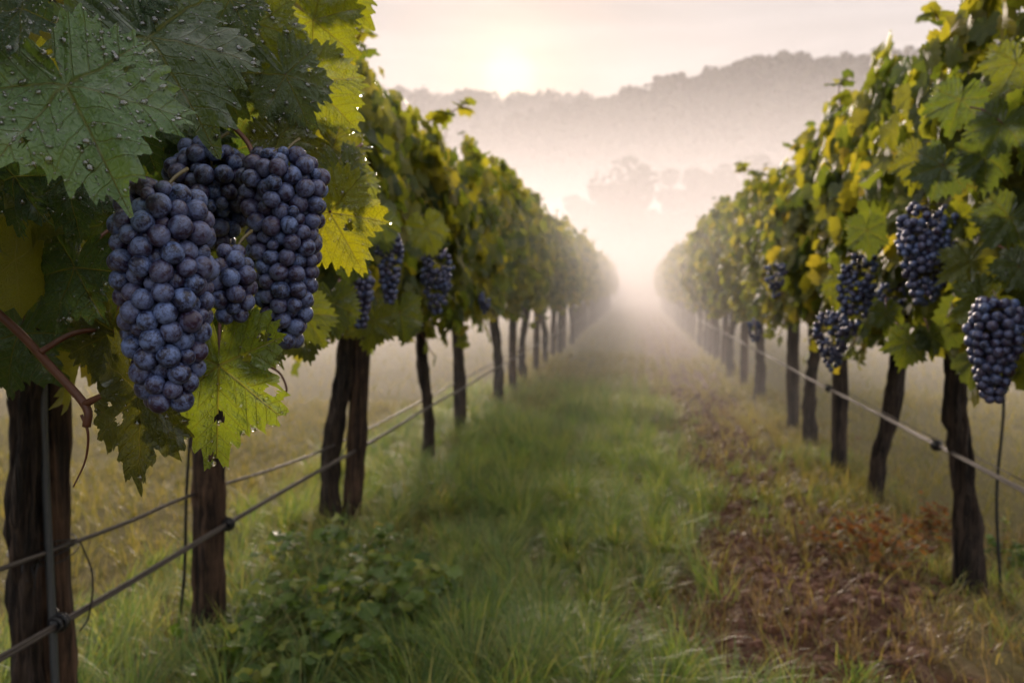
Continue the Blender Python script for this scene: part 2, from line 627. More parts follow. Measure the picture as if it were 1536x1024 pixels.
def ground_h(x, y):
    near = np.clip(1 - (np.abs(y) - 30) / 20, 0, 1)
    h = (fbm(x * 1.1, y * 1.1, 5, 3) - 0.5) * 0.09 * near
    soil = np.exp(-((x - 0.62) / 0.5) ** 2)
    h = h + soil * ((fbm(x * 9, y * 9, 21, 4) - 0.5) * 0.085 - 0.02) * near
    bank = np.exp(-((x - XL) / 0.35) ** 2) + np.exp(-((x - XR) / 0.35) ** 2)
    return h + 0.03 * bank * near


def graded(a, b, fine0, fine1, step, growth=1.12):
    xs = list(np.arange(fine0, fine1, step))
    s = step
    v = xs[-1]
    while v < b:
        s *= growth
        v += s
        xs.append(v)
    s, v = step, xs[0]
    while v > a:
        s *= growth
        v -= s
        xs.insert(0, v)
    return np.array(xs)


gx = graded(-1500, 1500, -1.8, 1.9, 0.03)
gy = graded(-150, 1500, 1.6, 7.5, 0.03)
GX, GY = np.meshgrid(gx, gy, indexing='xy')
GZ = ground_h(GX, GY)
nx, ny = len(gx), len(gy)
ii, jj = np.meshgrid(np.arange(ny - 1), np.arange(nx - 1), indexing='ij')
gq = np.stack([ii * nx + jj, ii * nx + jj + 1, (ii + 1) * nx + jj + 1, (ii + 1) * nx + jj], -1).reshape(-1, 4)
ground = link('ground', make_mesh('ground', np.stack([GX, GY, GZ], -1).reshape(-1, 3), [gq], mat_ground()))
tag(ground, 'grassy vineyard ground with a bare reddish earth track', 'ground', kind='structure')

# ------------------------------------------------------------------ leaves
LEAF_A = np.radians([0, 14, 30, 42, 56, 70, 87, 100, 114, 130, 148, 163, 174, 180])
LEAF_R = np.array([1.0, 0.86, 0.76, 0.82, 0.88, 0.80, 0.69, 0.73, 0.79, 0.73, 0.68, 0.60, 0.36, 0.06])


def leaf_r(th, var=None, teeth=0.0, nteeth=17, ph=0.0, sinus=0.0):
    a = np.abs(th)
    lr = LEAF_R.copy()
    lr[[2, 6]] -= sinus
    lv = lr if var is None else lr * var[0]
    rv = lr if var is None else lr * var[1]
    r = np.where(th >= 0, np.interp(a, LEAF_A, rv), np.interp(a, LEAF_A, lv))
    if teeth:
        s = (a * nteeth / np.pi * 1.0 + ph) % 1.0
        saw = np.where(s < 0.62, s / 0.62, (1 - s) / 0.38)
        s2 = (a * nteeth * 2.7 / np.pi + ph) % 1.0
        r = r * (1 + teeth * (saw - 0.5) * np.clip((np.pi - a) * 2.0, 0, 1) + teeth * 0.35 * (s2 - 0.5))
    return r


def simple_leaf(nang, rings):
    th = np.linspace(-np.pi, np.pi, nang, endpoint=False) + np.pi / nang
    r = leaf_r(th, teeth=0.22 if nang > 20 else 0.0, nteeth=nang / 5.0, sinus=0.04)
    P = [np.zeros((1, 2))]
    for k in rings:
        P.append(np.stack([np.sin(th), np.cos(th)], -1) * (r * k if k == 1 else k * (0.75 * r + 0.25 * 0.72))[:, None])
    P = np.concatenate(P)
    j = np.arange(nang)
    j2 = (j + 1) % nang
    keep = j != nang - 1                    # leave the notch at the petiole open
    fs = [np.stack([0 * j, 1 + j2, 1 + j], -1)[keep]]
    for k in range(len(rings) - 1):
        a, b = 1 + k * nang, 1 + (k + 1) * nang
        fs.append(np.stack([a + j, a + j2, b + j2, b + j], -1)[keep])
    return P, fs


TPL_NEAR = simple_leaf(44, (0.35, 0.7, 1.0))
TPL_MID = simple_leaf(24, (0.55, 1.0))
TPL_FAR = simple_leaf(11, (1.0,))


def scatter_leaves(tpl, P, tip, nor, size, g, curl=1.0):
    """many leaves in one go: base points, tip and normal directions, sizes"""
    uv, fs = tpl
    n, m = len(P), len(uv)
    tip = unit(tip)
    nor = unit(nor - tip * np.sum(nor * tip, 1, keepdims=True))
    side = np.cross(tip, nor)
    u, v = uv[:, 0][None], uv[:, 1][None]
    c1, c2, c3, c4 = (g.normal(0.25, 0.35, n)[:, None] * curl, g.normal(0.30, 0.25, n)[:, None] * curl,
                      g.normal(0, 0.22, n)[:, None], g.uniform(0, 6.28, n)[:, None])
    th = np.arctan2(u, v)
    z = -c1 * u * u - c2 * v * np.abs(v) + c3 * u * v + 0.10 * np.sin(th * 3 + c4) * (u * u + v * v) + 0.06 * np.sin(th * 7 + 2 * c4) * (u * u + v * v)
    wx = 1 - 0.12 * np.abs(c1)
    V = P[:, None] + size[:, None, None] * ((u * wx)[..., None] * side[:, None] + v[..., None] * tip[:, None] + z[..., None] * nor[:, None])
    off = (np.arange(n) * m)[:, None, None]
    return V.reshape(-1, 3), [(f[None] + off).reshape(-1, f.shape[1]) for f in fs], np.tile(uv, (n, 1))


def crown_mesh(name, seed, length, nleaf, tpl, mat, z0=0.97, z1=2.06, half=0.36, size=(0.052, 0.085), shoots=5, bulge=None, canes=None):
    """leaf wall of one vine: leaves on shoots from z0 to z1 over both faces, looser shoots at the top and the hem"""
    g = np.random.default_rng(seed)
    mb = MB()
    y = g.uniform(-length / 2, length / 2, nleaf)
    t = g.beta(1.15, 1.1, nleaf)
    endf = 1 - np.clip((np.abs(y) / (length / 2) - 0.8) / 0.2, 0, 1) * 0.25
    hem = z0 + 0.27 * (vnoise(y * 4.2, y * 0 + seed, seed) - 0.55)
    top = z1 + 0.42 * (vnoise(y * 2.6, y * 0 + seed, seed + 5) - 0.5)
    z = hem + (top - hem) * t
    sd = np.where(g.random(nleaf) < 0.5, -1.0, 1.0)
    prof = 0.34 + 0.66 * np.sin(np.pi * np.clip(t * 0.86 + 0.12, 0, 1)) ** 0.8
    lump = 0.42 + 1.16 * fbm(y * 3.3 + sd * 17, z * 3.3, seed + 9, 3)
    dep = 1 - 0.55 * g.random(nleaf) ** 2.2
    x = sd * half * prof * lump * dep * endf
    if bulge is not None:
        x = x + bulge(y, z, sd) * dep
    P = np.stack([x, y, z], -1)
    nor = np.stack([sd * g.uniform(0.4, 1.2, nleaf), g.normal(0, 0.75, nleaf), g.uniform(0.05, 1.1, nleaf)], -1)
    nor[t > 0.86] += np.array((0, 0, 0.9))
    tip = np.stack([sd * g.uniform(0.0, 0.5, nleaf), g.normal(0, 0.6, nleaf), -g.uniform(0.3, 1.1, nleaf)], -1)
    sz = g.uniform(size[0], size[1], nleaf) * np.where(g.random(nleaf) < 0.2, 0.7, 1.0)
    mb.add(*scatter_leaves(tpl, P, tip, nor, sz, g))
    cb = MB()
    for k in range(shoots):
        up = k < shoots * 0.5
        yy = g.uniform(-length / 2, length / 2)
        if up:
            a = np.array((g.normal(0, half * 0.4), yy, z1 - 0.06))
            hgt = g.uniform(0.10, 0.27)
            b = a + np.array((g.normal(0, 0.08), g.normal(0, 0.10), hgt))
        else:
            s = -1 if g.random() < 0.5 else 1
            a = np.array((s * half * 0.6, yy, z0 + 0.12))
            b = a + np.array((s * g.uniform(0.0, 0.12), g.normal(0, 0.1), -g.uniform(0.12, 0.34)))
        mid = (a + b) / 2 + g.normal(0, 0.03, 3)
        pth = smooth_path([a, mid, b], 10)
        cb.add(*tube(pth, np.linspace(0.0045, 0.0022, 10), 5))
        nl = 7 if up else 5
        ts = np.linspace(0.15, 1, nl)
        PP = np.array([pth[int(q * 9)] for q in ts])
        ang = np.arange(nl) * 2.4 + g.uniform(0, 6)
        dr = np.stack([np.cos(ang), np.sin(ang), g.uniform(-0.5, 0.5, nl)], -1)
        if not up:
            dr[:, 2] -= 0.7
        nn = np.stack([np.cos(ang + 1) * 0.3, np.sin(ang + 1) * 0.3, np.full(nl, 1.0)], -1)
        if not up:
            nn = np.stack([np.sign(PP[:, 0]), g.normal(0, .4, nl), np.full(nl, 0.4)], -1)
        mb.add(*scatter_leaves(tpl, PP + unit(dr) * 0.02, dr, nn, (size[1] * 0.95) * (1.02 - 0.50 * ts) if up else g.uniform(size[0], size[1], nl) * 0.75, g))
    # canes rising inside the leaf wall
    for k in range(canes if canes is not None else 7):
        yy = g.uniform(-length / 2, length / 2)
        a = np.array((g.normal(0, 0.04), yy, z0 + 0.10))
        b = a + np.array((g.normal(0, 0.12), g.normal(0, 0.12), (z1 - z0) * g.uniform(0.6, 0.95)))
        cb.add(*tube(smooth_path([a, (a + b) / 2 + g.normal(0, 0.05, 3), b], 8), np.linspace(0.006, 0.003, 8), 5))
    cb.add(*tube(smooth_path([(0, -length / 2, z0 + 0.12), (0.02, -length / 5, z0 + 0.1), (-0.02, length / 5, z0 + 0.13), (0.01, length / 2, z0 + 0.12)], 14), 0.016, 7, 0.3, seed))
    return mb.mesh(name, mat, uv=True), cb.mesh(name + '_canes', M_CANE)


# ------------------------------------------------------------------ posts and trunks
def post_mesh(seed, w, h, mat=M_POST, lean=(0, 0)):
    g = np.random.default_rng(seed)
    n = 40
    zs = np.linspace(-0.12, h, n)
    p = np.stack([lean[0] * zs / h + 0.012 * np.sin(zs * 2.3 + seed), lean[1] * zs / h + 0.01 * np.sin(zs * 1.7 + 2 * seed), zs], -1)
    V, fs = tube(p, np.full(n, w / 2) * (1 - 0.06 * zs / h), 26, 0.26, seed)
    return make_mesh('post', V, fs, mat)


def trunk_mesh(seed, w, ctrl):
    n = 34
    p = smooth_path(ctrl, n)
    g = np.random.default_rng(seed)
    s = np.linspace(0, 1, n)
    r = w / 2 * (1.0 + 0.55 * np.exp(-s * 9) + 0.22 * np.exp(-((s - 1) * 7) ** 2) + 0.14 * (vnoise(s * 9, s * 0, seed) - 0.5))
    V, fs = tube(p, r, 24, 0.62, seed, twist=1.4)
    mb = MB()
    mb.add(V, fs)
    # two arms going along the wire from the head
    hd = p[-2]
    for sgn in (-1, 1):
        a = smooth_path([hd, hd + (0.0, sgn * 0.10, 0.05), hd + (0.01, sgn * 0.35, 0.06)], 9)
        mb.add(*tube(a, np.linspace(w * 0.36, 0.014, 9), 10, 0.35, seed + 4))
    return mb.mesh('trunk', M_BARK)


def add_vine(name, x, y, label, group, trunk=None, crown=None, canes=None, rotz=0.0):
    e = link(name, None, None, (x, y, 0))
    e.rotation_euler = (0, 0, rotz)
    tag(e, label, 'grapevine', group)
    if trunk is not None:
        link('trunk', trunk, e)
    if crown is not None:
        link('foliage', crown, e)
    if canes is not None:
        link('cane', canes, e)
    return e


ORD = ['first', 'second', 'third', 'fourth', 'fifth', 'sixth', 'seventh', 'eighth', 'ninth', 'tenth', 'eleventh', 'twelfth', 'thirteenth',
       'fourteenth', 'fifteenth', 'sixteenth', 'seventeenth', 'eighteenth', 'nineteenth', 'twentieth', 'twenty-first', 'twenty-second', 'twenty-third', 'twenty-fourth', 'twenty-fifth', 'twenty-sixth']


# shared crowns
CR_NEAR = [crown_mesh('foliage', 100 + k, 1.9, 1350, TPL_NEAR, M_ROW, size=(0.050, 0.088), shoots=14) for k in range(3)]
CR_MID = [crown_mesh('foliage', 200 + k, 2.3, 1750, TPL_MID, M_ROW, size=(0.048, 0.084), shoots=16) for k in range(4)]
CR_FAR = [crown_mesh('foliage', 300 + k, 2.35, 1300, TPL_FAR, M_FAR, size=(0.054, 0.086), shoots=16, canes=3) for k in range(4)]
TR_FAR = [trunk_mesh(400 + k, 0.078, [(0, 0, -0.1), (0.02, 0.02, 0.4), (-0.02, -0.02, 0.8), (0.01, 0.0, 1.2)]) for k in range(3)]
PO_FAR = [post_mesh(500 + k, 0.082, 1.9) for k in range(3)]

left_posts, right_posts = [], []


def add_post(X, y, label, group, me):
    o = link('wooden_post', me, None, (X, y, 0))
    tag(o, label, 'post', group)
    return o


def yrow(px, py, X):
    """distance along a row of the pixel px, for a thing standing in the row at X"""
    return float(at_x(px, py, X)[1])


G_LV, G_RV = 'grapevines of the left row', 'grapevines of the right row'
G_LP, G_RP = 'posts of the left row', 'posts of the right row'

# --- left row
yA = yrow(82, 900, XL)
add_post(XL, yA, 'thick reddish brown wooden post under the big dewy leaves, wire wrapped round it', G_LP, post_mesh(11, 0.092, 2.0))
yB = yrow(314, 860, XL)
add_post(XL, yB, 'dark rough wooden post directly below the bright hanging leaves', G_LP, post_mesh(12, 0.098, 1.95, M_POST))
yC = yrow(542, 700, XL)
add_post(-1.285, 3.40, 'split brown post leaning against a gnarled vine trunk in left row', G_LP, post_mesh(13, 0.085, 1.95, M_POST, (0.13, 0)))
yD = yrow(638, 620, XL)
yE = yrow(688, 600, XL)
add_post(XL, yE, 'dark grey post between the thin left-row trunk and the hazy ones', G_LP, post_mesh(14, 0.088, 1.95, M_BARK))


def bulge_near(y, z, sd):
    yy = y + yN
    k = np.clip(1 - np.abs(yy - 0.80) / 1.0, 0, 1)
    return np.where(sd > 0, 0.44, 0.1) * k ** 0.6 * (1.0 - 0.75 * np.clip((z - 1.35 - 0.28 * np.clip(yy - 0.5, 0, 2)) / 0.5, 0, 1))


yN = 1.35
nearc = crown_mesh('foliage', 77, 2.5, 1500, TPL_NEAR, M_ROW, z0=1.10, z1=2.12, half=0.36, size=(0.055, 0.095), shoots=3, bulge=bulge_near)
trA = trunk_mesh(21, 0.052, [(0.03, 0, -0.1), (0.0, 0.0, 0.4), (0.02, 0.01, 0.8), (0.05, 0.0, 1.2)])
near_vine = link('grapevine', None, None, (XL, yN, 0))
tag(near_vine, 'nearest vine with big dewy leaves around the frontmost grape clusters', 'grapevine', G_LV)
o = link('trunk', trA, near_vine)
o.location = (0, yrow(32, 900, XL) - yN, 0)
link('foliage', nearc[0], near_vine)
link('cane', nearc[1], near_vine)

yCv = yrow(516, 700, XL)
add_vine('grapevine', -1.345, 3.36, 'vine whose gnarled trunk twists against the split brown post', G_LV,
         trunk_mesh(22, 0.070, [(-0.01, 0.0, -0.1), (0.0, 0.0, 0.35), (0.06, 0.01, 0.75), (0.13, 0.03, 1.2)]), CR_NEAR[0][0], CR_NEAR[0][1])
add_vine('grapevine', XL, yD, 'slim vine trunk standing alone next after the split post', G_LV,
         trunk_mesh(23, 0.062, [(0.0, 0.0, -0.1), (0.02, 0.0, 0.35), (-0.02, 0.01, 0.75), (0.0, 0.0, 1.2)]), CR_NEAR[1][0], CR_NEAR[1][1])


def tail(X, first, side, G_V, G_P, gap, n0, p0, count):
    y = first
    for k in range(count):
        far = y > 13.5
        cr, cn_ = (CR_FAR if far else CR_MID)[(k + (2 if X > 0 else 0)) % 4]
        add_vine('grapevine', X + 0.04 * math.sin(k * 5.1), y, '%s vine along the %s row, %s' % (ORD[n0 + k], side, 'fading into the mist' if y > 9 else 'leafy and olive green in light haze'),
                 G_V, TR_FAR[k % 3], cr, cn_, math.pi if k % 2 else 0.0)
        add_post(X, y + gap * 0.5, '%s post along the %s row, %s' % (ORD[p0 + k], side, 'fading into the mist' if y > 9 else 'dark in the light haze'), G_P, PO_FAR[k % 3])
        y += gap


tail(XL, 7.4, 'left', G_LV, G_LP, 2.05, 3, 4, 16)

# --- right row
yR1 = 3.11
yR2 = 4.36
yR3 = 5.01
yR4 = 6.40
add_vine('grapevine', XR, yR1, 'thick dark trunk standing rightmost, flaring at its muddy foot', G_RV,
         trunk_mesh(31, 0.082, [(0.02, 0.0, -0.1), (0.0, 0.0, 0.3), (-0.045, 0.0, 0.75), (-0.055, 0.0, 1.25)]), CR_NEAR[2][0], CR_NEAR[2][1])
add_vine('grapevine', XR + 0.08, yR2, 'vine with a crooked trunk leaning to the right', G_RV,
         trunk_mesh(32, 0.072, [(-0.04, 0.0, -0.1), (-0.03, 0.0, 0.2), (0.03, 0.01, 0.5), (0.06, 0.0, 0.85), (0.06, 0.0, 1.2)]), CR_NEAR[0][0], CR_NEAR[0][1])
add_post(XR, yR3, 'straight dark post beneath the hanging grape cluster, after the crooked trunk', G_RP, post_mesh(33, 0.088, 1.9, M_BARK))
add_vine('grapevine', XR, yR3 + 0.75, 'leafy vine behind the straight dark post in the right row', G_RV, TR_FAR[1], CR_NEAR[1][0], CR_NEAR[1][1], math.pi)
add_post(XR, yR4, 'dark slim post next after the one with grapes in right row', G_RP, post_mesh(34, 0.09, 1.9, M_BARK))
# a vine whose trunk is outside the picture on the right, its leaves reach in
edge_vine = add_vine('grapevine', XR, yR1 - 1.45, 'vine hanging in from the edge above the rightmost grapes, its trunk hidden', G_RV,
         TR_FAR[2], CR_NEAR[1][0], CR_NEAR[1][1], math.pi)
tail(XR, 8.15, 'right', G_RV, G_RP, 2.05, 4, 2, 16)

# ------------------------------------------------------------------ wires
def wire(label, pts, r, twin=0.0):
    e = link('trellis_wire', None, None, tuple(pts[0]))
    tag(e, label, 'wire', 'trellis wires of the vineyard')
    mb = MB()
    pts = np.array(pts) - np.array(pts[0])
    if twin:
        for s in (-1, 1):
            mb.add(*tube(pts + np.array((0, 0, s * twin)), r, 8))
    else:
        mb.add(*tube(pts, r, 8))
    link('strand', mb.mesh('strand', M_WIRE), e)
    return e


def tie(e, p, r=0.013, w=0.035):
    """black clip round the wire where it meets a post"""
    p = np.array(p) - np.array(e.location)
    mb = MB()
    th = np.linspace(0, 2 * np.pi, 15)[:-1]
    for k in (-1, 0, 1):
        ring = np.stack([np.cos(th) * r * (1.1 if k else 1.35), k * w * 0.33 + 0 * th, np.sin(th) * r * (1.1 if k else 1.35)], -1) + p
        ring = np.concatenate([ring, ring[:2]])
        mb.add(*tube(ring, 0.0048, 6, cap=False))
    mb.add(*tube([p + (0, 0, r), p + (-0.012, 0.01, r + 0.012), p + (-0.03, 0.005, r + 0.004)], 0.003, 5))
    mb.add(*tube([p + (-0.01, -w * .5, 0), p + (0, 0, 0), p + (-0.01, w * .5, 0)], r * 0.95, 8))
    link('clip', mb.mesh('clip', M_TIE), e)


XW = XL + 0.062
zw = 0.5 * H / 1.15 * 0.90
zz = lambda px, py, X: float(at_x(px, py, X)[2])
zl = zz(340, 787, XW)
yy_ = np.concatenate([np.linspace(0.2, 6, 20), np.linspace(6.6, 34, 30)])
w1 = wire('lower front trellis wire running along the left row of posts', [(XW, y, zl + 0.004 * math.sin(y * 3)) for y in yy_], 0.0045, twin=0.0037)
for (px, py) in ((88, 915), (342, 787), (541, 656)):
    p = at_x(px, py, XW)
    tie(w1, (XW, p[1], zl))
pA, pB_, pC_ = at_x(105, 803, XL), at_x(298, 742, XL), at_x(515, 664, XL)
XW2 = XL - 0.02
w2 = wire('upper trellis wire tied round the thick left post and sagging away', smooth_path([(XL - .06, 0.3, pA[2] + 0.05), (XL + 0.05, pA[1], pA[2]), (XW2, pB_[1], pB_[2]), (XW2, pC_[1], pC_[2]), (XW2, 6.0, zl + 0.02), (XW2, 12, zl + 0.02), (XW2, 34, zl + 0.02)], 60), 0.0055)
XW3 = XR - 0.062
zr = zz(1405, 668, XW3)
w3 = wire('pale trellis wire running along the right row of posts', [(XW3, y, zr + 0.02 * max(0, (3.5 - y) / 3) + 0.004 * math.sin(y * 2)) for y in yy_], 0.0045, twin=0.0040)
for (px, py) in ((1405, 669), (1243, 597)):
    p = at_x(px, py, XW3)
    tie(w3, (XW3, p[1], zr))
w4 = wire('thin loose wire dipping below the pale one on the right', smooth_path([(XR + .03, 0.8, zr - 0.06), (XR + 0.06, yR1 - 0.3, zr - 0.03), (XR + 0.05, yR1 + 0.8, zr - 0.035), (XR + 0.04, yR3, zr - 0.02)], 30), 0.0025)

# wire wrapped round the thick left post
wrap = link('wire_loop', None, None, (XL, yA, float(pA[2])))
tag(wrap, 'tangled thin dark wire wrapped round the thick left post', 'wire')
mb = MB()
g = np.random.default_rng(5)
for k in range(4):
    th = np.linspace(0, 2 * np.pi, 26)
    rx, ry = 0.066 + 0.006 * g.random(), 0.062 + 0.006 * g.random()
    mb.add(*tube(np.stack([np.cos(th) * rx - 0.008, np.sin(th) * ry - 0.018, 0.008 * np.sin(th * 2 + k) + 0.011 * (k - 1.5)], -1), 0.0016, 5))
for k in range(5):
    a = np.array((0.03, -0.085, 0.0)) + g.normal(0, 0.008, 3)
    mb.add(*tube(smooth_path([a, a + g.normal(0, 0.02, 3), a + (g.normal(0, .02), -0.03, g.normal(0, .03))], 10), 0.0016, 5))
mb.add(*tube(smooth_path([(0.055, 0.02, 0.0), (0.075, 0.03, -0.08), (0.07, 0.02, -0.17), (0.06, 0, -0.2)], 16), 0.0022, 5))
link('wire', mb.mesh('wire', M_TIE), wrap)
# drip hose down the near trunk
hz = link('drip_hose', None, None, (XL, yA - 0.06, 0))
tag(hz, 'thin grey hose running down between nearest trunk and thick post', 'hose')
mb = MB()
mb.add(*tube(smooth_path([(0.045, -0.005, 0.02), (0.05, -0.01, 0.4), (0.046, -0.008, 0.8), (0.05, 0.0, 1.25)], 20), 0.0085, 8))
link('tube', mb.mesh('tube', mat_plain('grey_hose', (0.07, 0.075, 0.08), 0.4)), hz)
# dark cord beside the right trunk, slack cords by the left posts
def cord(label, pts, r, loc):
    o = link('cord', MBt(pts, r).mesh('cord', M_HOSE), None, loc)
    tag(o, label, 'cord')


def MBt(pts, r, n=22):
    m_ = MB()
    m_.add(*tube(smooth_path(pts, n), r, 6))
    return m_


cord('black cord hanging beside the thick dark right trunk', [(0.05, 0, 1.1), (0.085, 0, 0.75), (0.075, 0, 0.4), (0.105, 0, 0.02)], 0.0055, (XR, yR1 - 0.06, 0))
cord('slack dark cord slanting beside the second left post', [(-0.05, 0, 0.72), (-0.07, 0.0, 0.5), (-0.085, 0, 0.25), (-0.12, 0, 0.02)], 0.0055, (XL, yB, 0))
cord('thin guy cord slanting off the split left post', [(0.0, -0.03, 0.52), (-0.05, -0.1, 0.38), (-0.14, -0.2, 0.1), (-0.17, -0.25, 0.02)], 0.004, (XL, yC, 0))

# ------------------------------------------------------------------ hero leaves of the nearest vine
def hero_leaf(ax, ay, d, tx, ty, dd=0.0, nrm=(0, 0.2, -1), color=(0.035, 0.065, 0.02), seed=0, cup=0.18, droop=0.22, wave=0.06, holes=3, drops=140, width=1.0, pet=None, sinus=0.02, vine=None):
    """one big lobed leaf: petiole point and tip are pixels at depth d and d+dd; nrm is (right, up, away) of its upper face"""
    g = np.random.default_rng(900 + seed)
    P, T = at(ax, ay, d), at(tx, ty, d + dd)
    T = P + (T - P) * 0.95
    v = T - P
    size = np.linalg.norm(v)
    v /= size
    n = RGT * nrm[0] + UPV * nrm[1] + FWD * nrm[2]
    n = n - v * n.dot(v)
    n /= np.linalg.norm(n)
    u = np.cross(v, n)
    na, nr = 216, 18
    th = np.linspace(-np.pi, np.pi, na, endpoint=False) + np.pi / na
    var = g.uniform(0.90, 1.07, (2, len(LEAF_R)))
    var[:, 0] = 1.0
    r = leaf_r(th, var, 0.17, g.integers(15, 19), g.random(), sinus)
    r = r * (1 + 0.05 * (vnoise(th * 9, th * 0, seed) - 0.5))
    ks = np.linspace(0, 1, nr + 1)[1:]
    U = np.sin(th)[None] * r[None] * ks[:, None] * width
    Vv = np.cos(th)[None] * r[None] * ks[:, None]
    # inner rings are rounder
    rin = ks[:, None] * (r[None] * ks[:, None] + (0.74 * (0.35 + 0.65 * np.clip((np.pi - np.abs(th)) * 3, 0, 1)))[None] * (1 - ks[:, None]))
    U, Vv = np.sin(th)[None] * rin * width, np.cos(th)[None] * rin
    u_, v_ = np.concatenate([[0], U.ravel()]), np.concatenate([[0], Vv.ravel()])
    rr = np.hypot(u_, v_)
    an = np.arctan2(u_, v_)
    a = np.abs(an)
    c = np.where(a < R(27.5), 0, np.where(a < R(83.5), R(55), R(112)))
    xp, yp = np.abs(rr * np.sin(a - c)), rr * np.cos(a - c)
    z = -cup * u_ ** 2 * 1.0 - droop * v_ * np.abs(v_)
    z += 0.05 * np.minimum(xp, 0.16) / 0.16 * np.minimum(rr * 2, 1)                       # folds up between the main veins
    z += 0.034 * np.abs(np.sin((yp * 7 - xp * 6) * np.pi)) * np.minimum(xp * 8, 1)
    z += wave * rr ** 2 * np.sin(an * 5 + g.uniform(0, 6)) + wave * 0.6 * rr ** 3 * np.sin(an * 11 + g.uniform(0, 6))
    z += 0.11 * (fbm(u_ * 2.6 + seed, v_ * 2.6, seed, 3) - 0.5) + 0.055 * (fbm(u_ * 9 + seed, v_ * 9, seed + 3, 2) - 0.5)
    X = P + size * (u_[:, None] * u + v_[:, None] * v + z[:, None] * n)
    j = np.arange(na)
    j2 = (j + 1) % na
    keep = j != na - 1
    fs = [np.stack([0 * j, 1 + j2, 1 + j], -1)[keep]]
    for k in range(nr - 1):
        b0, b1 = 1 + k * na, 1 + (k + 1) * na
        q = np.stack([b0 + j, b0 + j2, b1 + j2, b1 + j], -1)[keep]
        fs.append(q)
    quads = np.concatenate(fs[1:])
    if holes:
        cu, cv = u_[quads].mean(1), v_[quads].mean(1)
        kill = np.zeros(len(quads), bool)
        for _ in range(holes):
            k = g.integers(0, len(quads))
            if np.hypot(cu[k], cv[k]) < 0.25:
                continue
            rad = g.uniform(0.02, 0.055)
            kill |= np.hypot((cu - cu[k]) * g.uniform(0.7, 1.3), cv - cv[k]) < rad
        quads = quads[~kill]
    o3 = P.copy()
    me = make_mesh('leaf', X - o3, [fs[0], quads], M_HERO, np.stack([u_ / width, v_], -1))
    vine = vine or near_vine
    o = link('leaf', me, vine)
    o.location = vine.matrix_basis.to_3x3().transposed() @ (Vector(o3) - vine.location)
    o.rotation_euler = (0, 0, -vine.rotation_euler.z)
    o.color = (*color, 1)
    sub = MB()
    pe = P + (UPV * 0.05 + FWD * 0.05 + RGT * g.normal(0, 0.02)) if pet is None else at(*pet)
    midp = (P + pe) / 2 + UPV * 0.008
    sub.add(*tube(smooth_path([P - n * 0.002, midp, pe], 10) - o3, np.linspace(0.0016, 0.0022, 10), 6))
    link('petiole', sub.mesh('petiole', M_CANE), o)
    if drops:
        db = MB()
        idx = g.choice(np.arange(1, len(u_)), int(drops * 1.5), p=rr[1:] ** 1.3 / (rr[1:] ** 1.3).sum())
        nn = np.zeros((len(X), 3))
        q = quads
        fn = np.cross(X[q[:, 2]] - X[q[:, 0]], X[q[:, 3]] - X[q[:, 1]])
        for k in range(4):
            np.add.at(nn, q[:, k], fn)
        sgn = np.sign((nn @ n).sum())
        nn = unit(nn * sgn)
        ok = np.zeros(len(X), bool)
        ok[quads.ravel()] = True
        na_, nb_ = 10, 5
        ta = np.linspace(0, 2 * np.pi, na_, endpoint=False)
        pb = np.linspace(0.05, np.pi / 2 + 0.35, nb_)
        loc = np.stack([np.sin(pb)[:, None] * np.cos(ta), np.sin(pb)[:, None] * np.sin(ta), (np.cos(pb)[:, None] + 0 * ta) * 0.8], -1).reshape(-1, 3)
        i2, k2 = np.meshgrid(np.arange(nb_ - 1), np.arange(na_), indexing='ij')
        k3 = (k2 + 1) % na_
        df = np.stack([i2 * na_ + k2, i2 * na_ + k3, (i2 + 1) * na_ + k3, (i2 + 1) * na_ + k2], -1).reshape(-1, 4)[:, ::-1]
        capf = np.arange(na_)[None]
        for k in idx:
            if not ok[k]:
                continue
            s = (0.0004 + 0.0015 * g.random() ** 3) if g.random() > 0.05 else g.uniform(0.002, 0.0038)
            w = nn[k]
            e1 = unit(np.cross(w, v + 0.01))
            e2 = np.cross(w, e1)
            st = g.uniform(0.8, 1.3)
            V3 = X[k] - o3 + s * (loc[:, :1] * e1 * st + loc[:, 1:2] * e2 / st + loc[:, 2:] * w)
            db.add(V3, [df, capf])
        dm = link('dew_drops', db.mesh('dew_drops', M_DROP), o)
        dm['kind'] = 'stuff'
    return o


GR, DK, YG, BR, BG = (0.060, 0.10, 0.045), (0.036, 0.068, 0.026), (0.100, 0.125, 0.014), (0.050, 0.058, 0.012), (0.050, 0.085, 0.016)
hero_leaf(100, 132, 0.62, 186, 292, -0.03, (-0.1, 1.3, -1), (0.098, 0.165, 0.072), 1, 0.10, 0.14, 0.06, 5, 520, 0.98)
hero_leaf(222, 58, 0.74, 325, 205, -0.02, (0.25, 0.45, -1), (0.062, 0.095, 0.045), 2, 0.25, 0.25, 0.07, 4, 260)
hero_leaf(103, 262, 0.72, 112, 360, -0.01, (0.1, 0.25, -1), (0.034, 0.064, 0.018), 3, 0.15, 0.2, 0.05, 2, 120, 1.0)
hero_leaf(115, 402, 0.78, 62, 500, 0.0, (-0.1, 0.35, -1), DK, 4, 0.2, 0.2, 0.06, 4, 120)
hero_leaf(22, 265, 0.70, 10, 362, 0.02, (-0.2, 0.3, -1), DK, 5, 0.2, 0.2, 0.06, 2, 60)
hero_leaf(385, 38, 0.92, 420, 118, 0.0, (0.3, -0.15, -1), YG, 6, 0.2, 0.3, 0.07, 4, 60, 1.1)
hero_leaf(470, 30, 1.05, 545, 92, 0.02, (0.2, -0.2, -1), YG, 7, 0.15, 0.25, 0.07, 4, 60, 1.0)
hero_leaf(462, 128, 1.0, 545, 192, 0.0, (0.3, 0.1, -1), YG, 8, 0.2, 0.2, 0.07, 5, 120, 1.05)
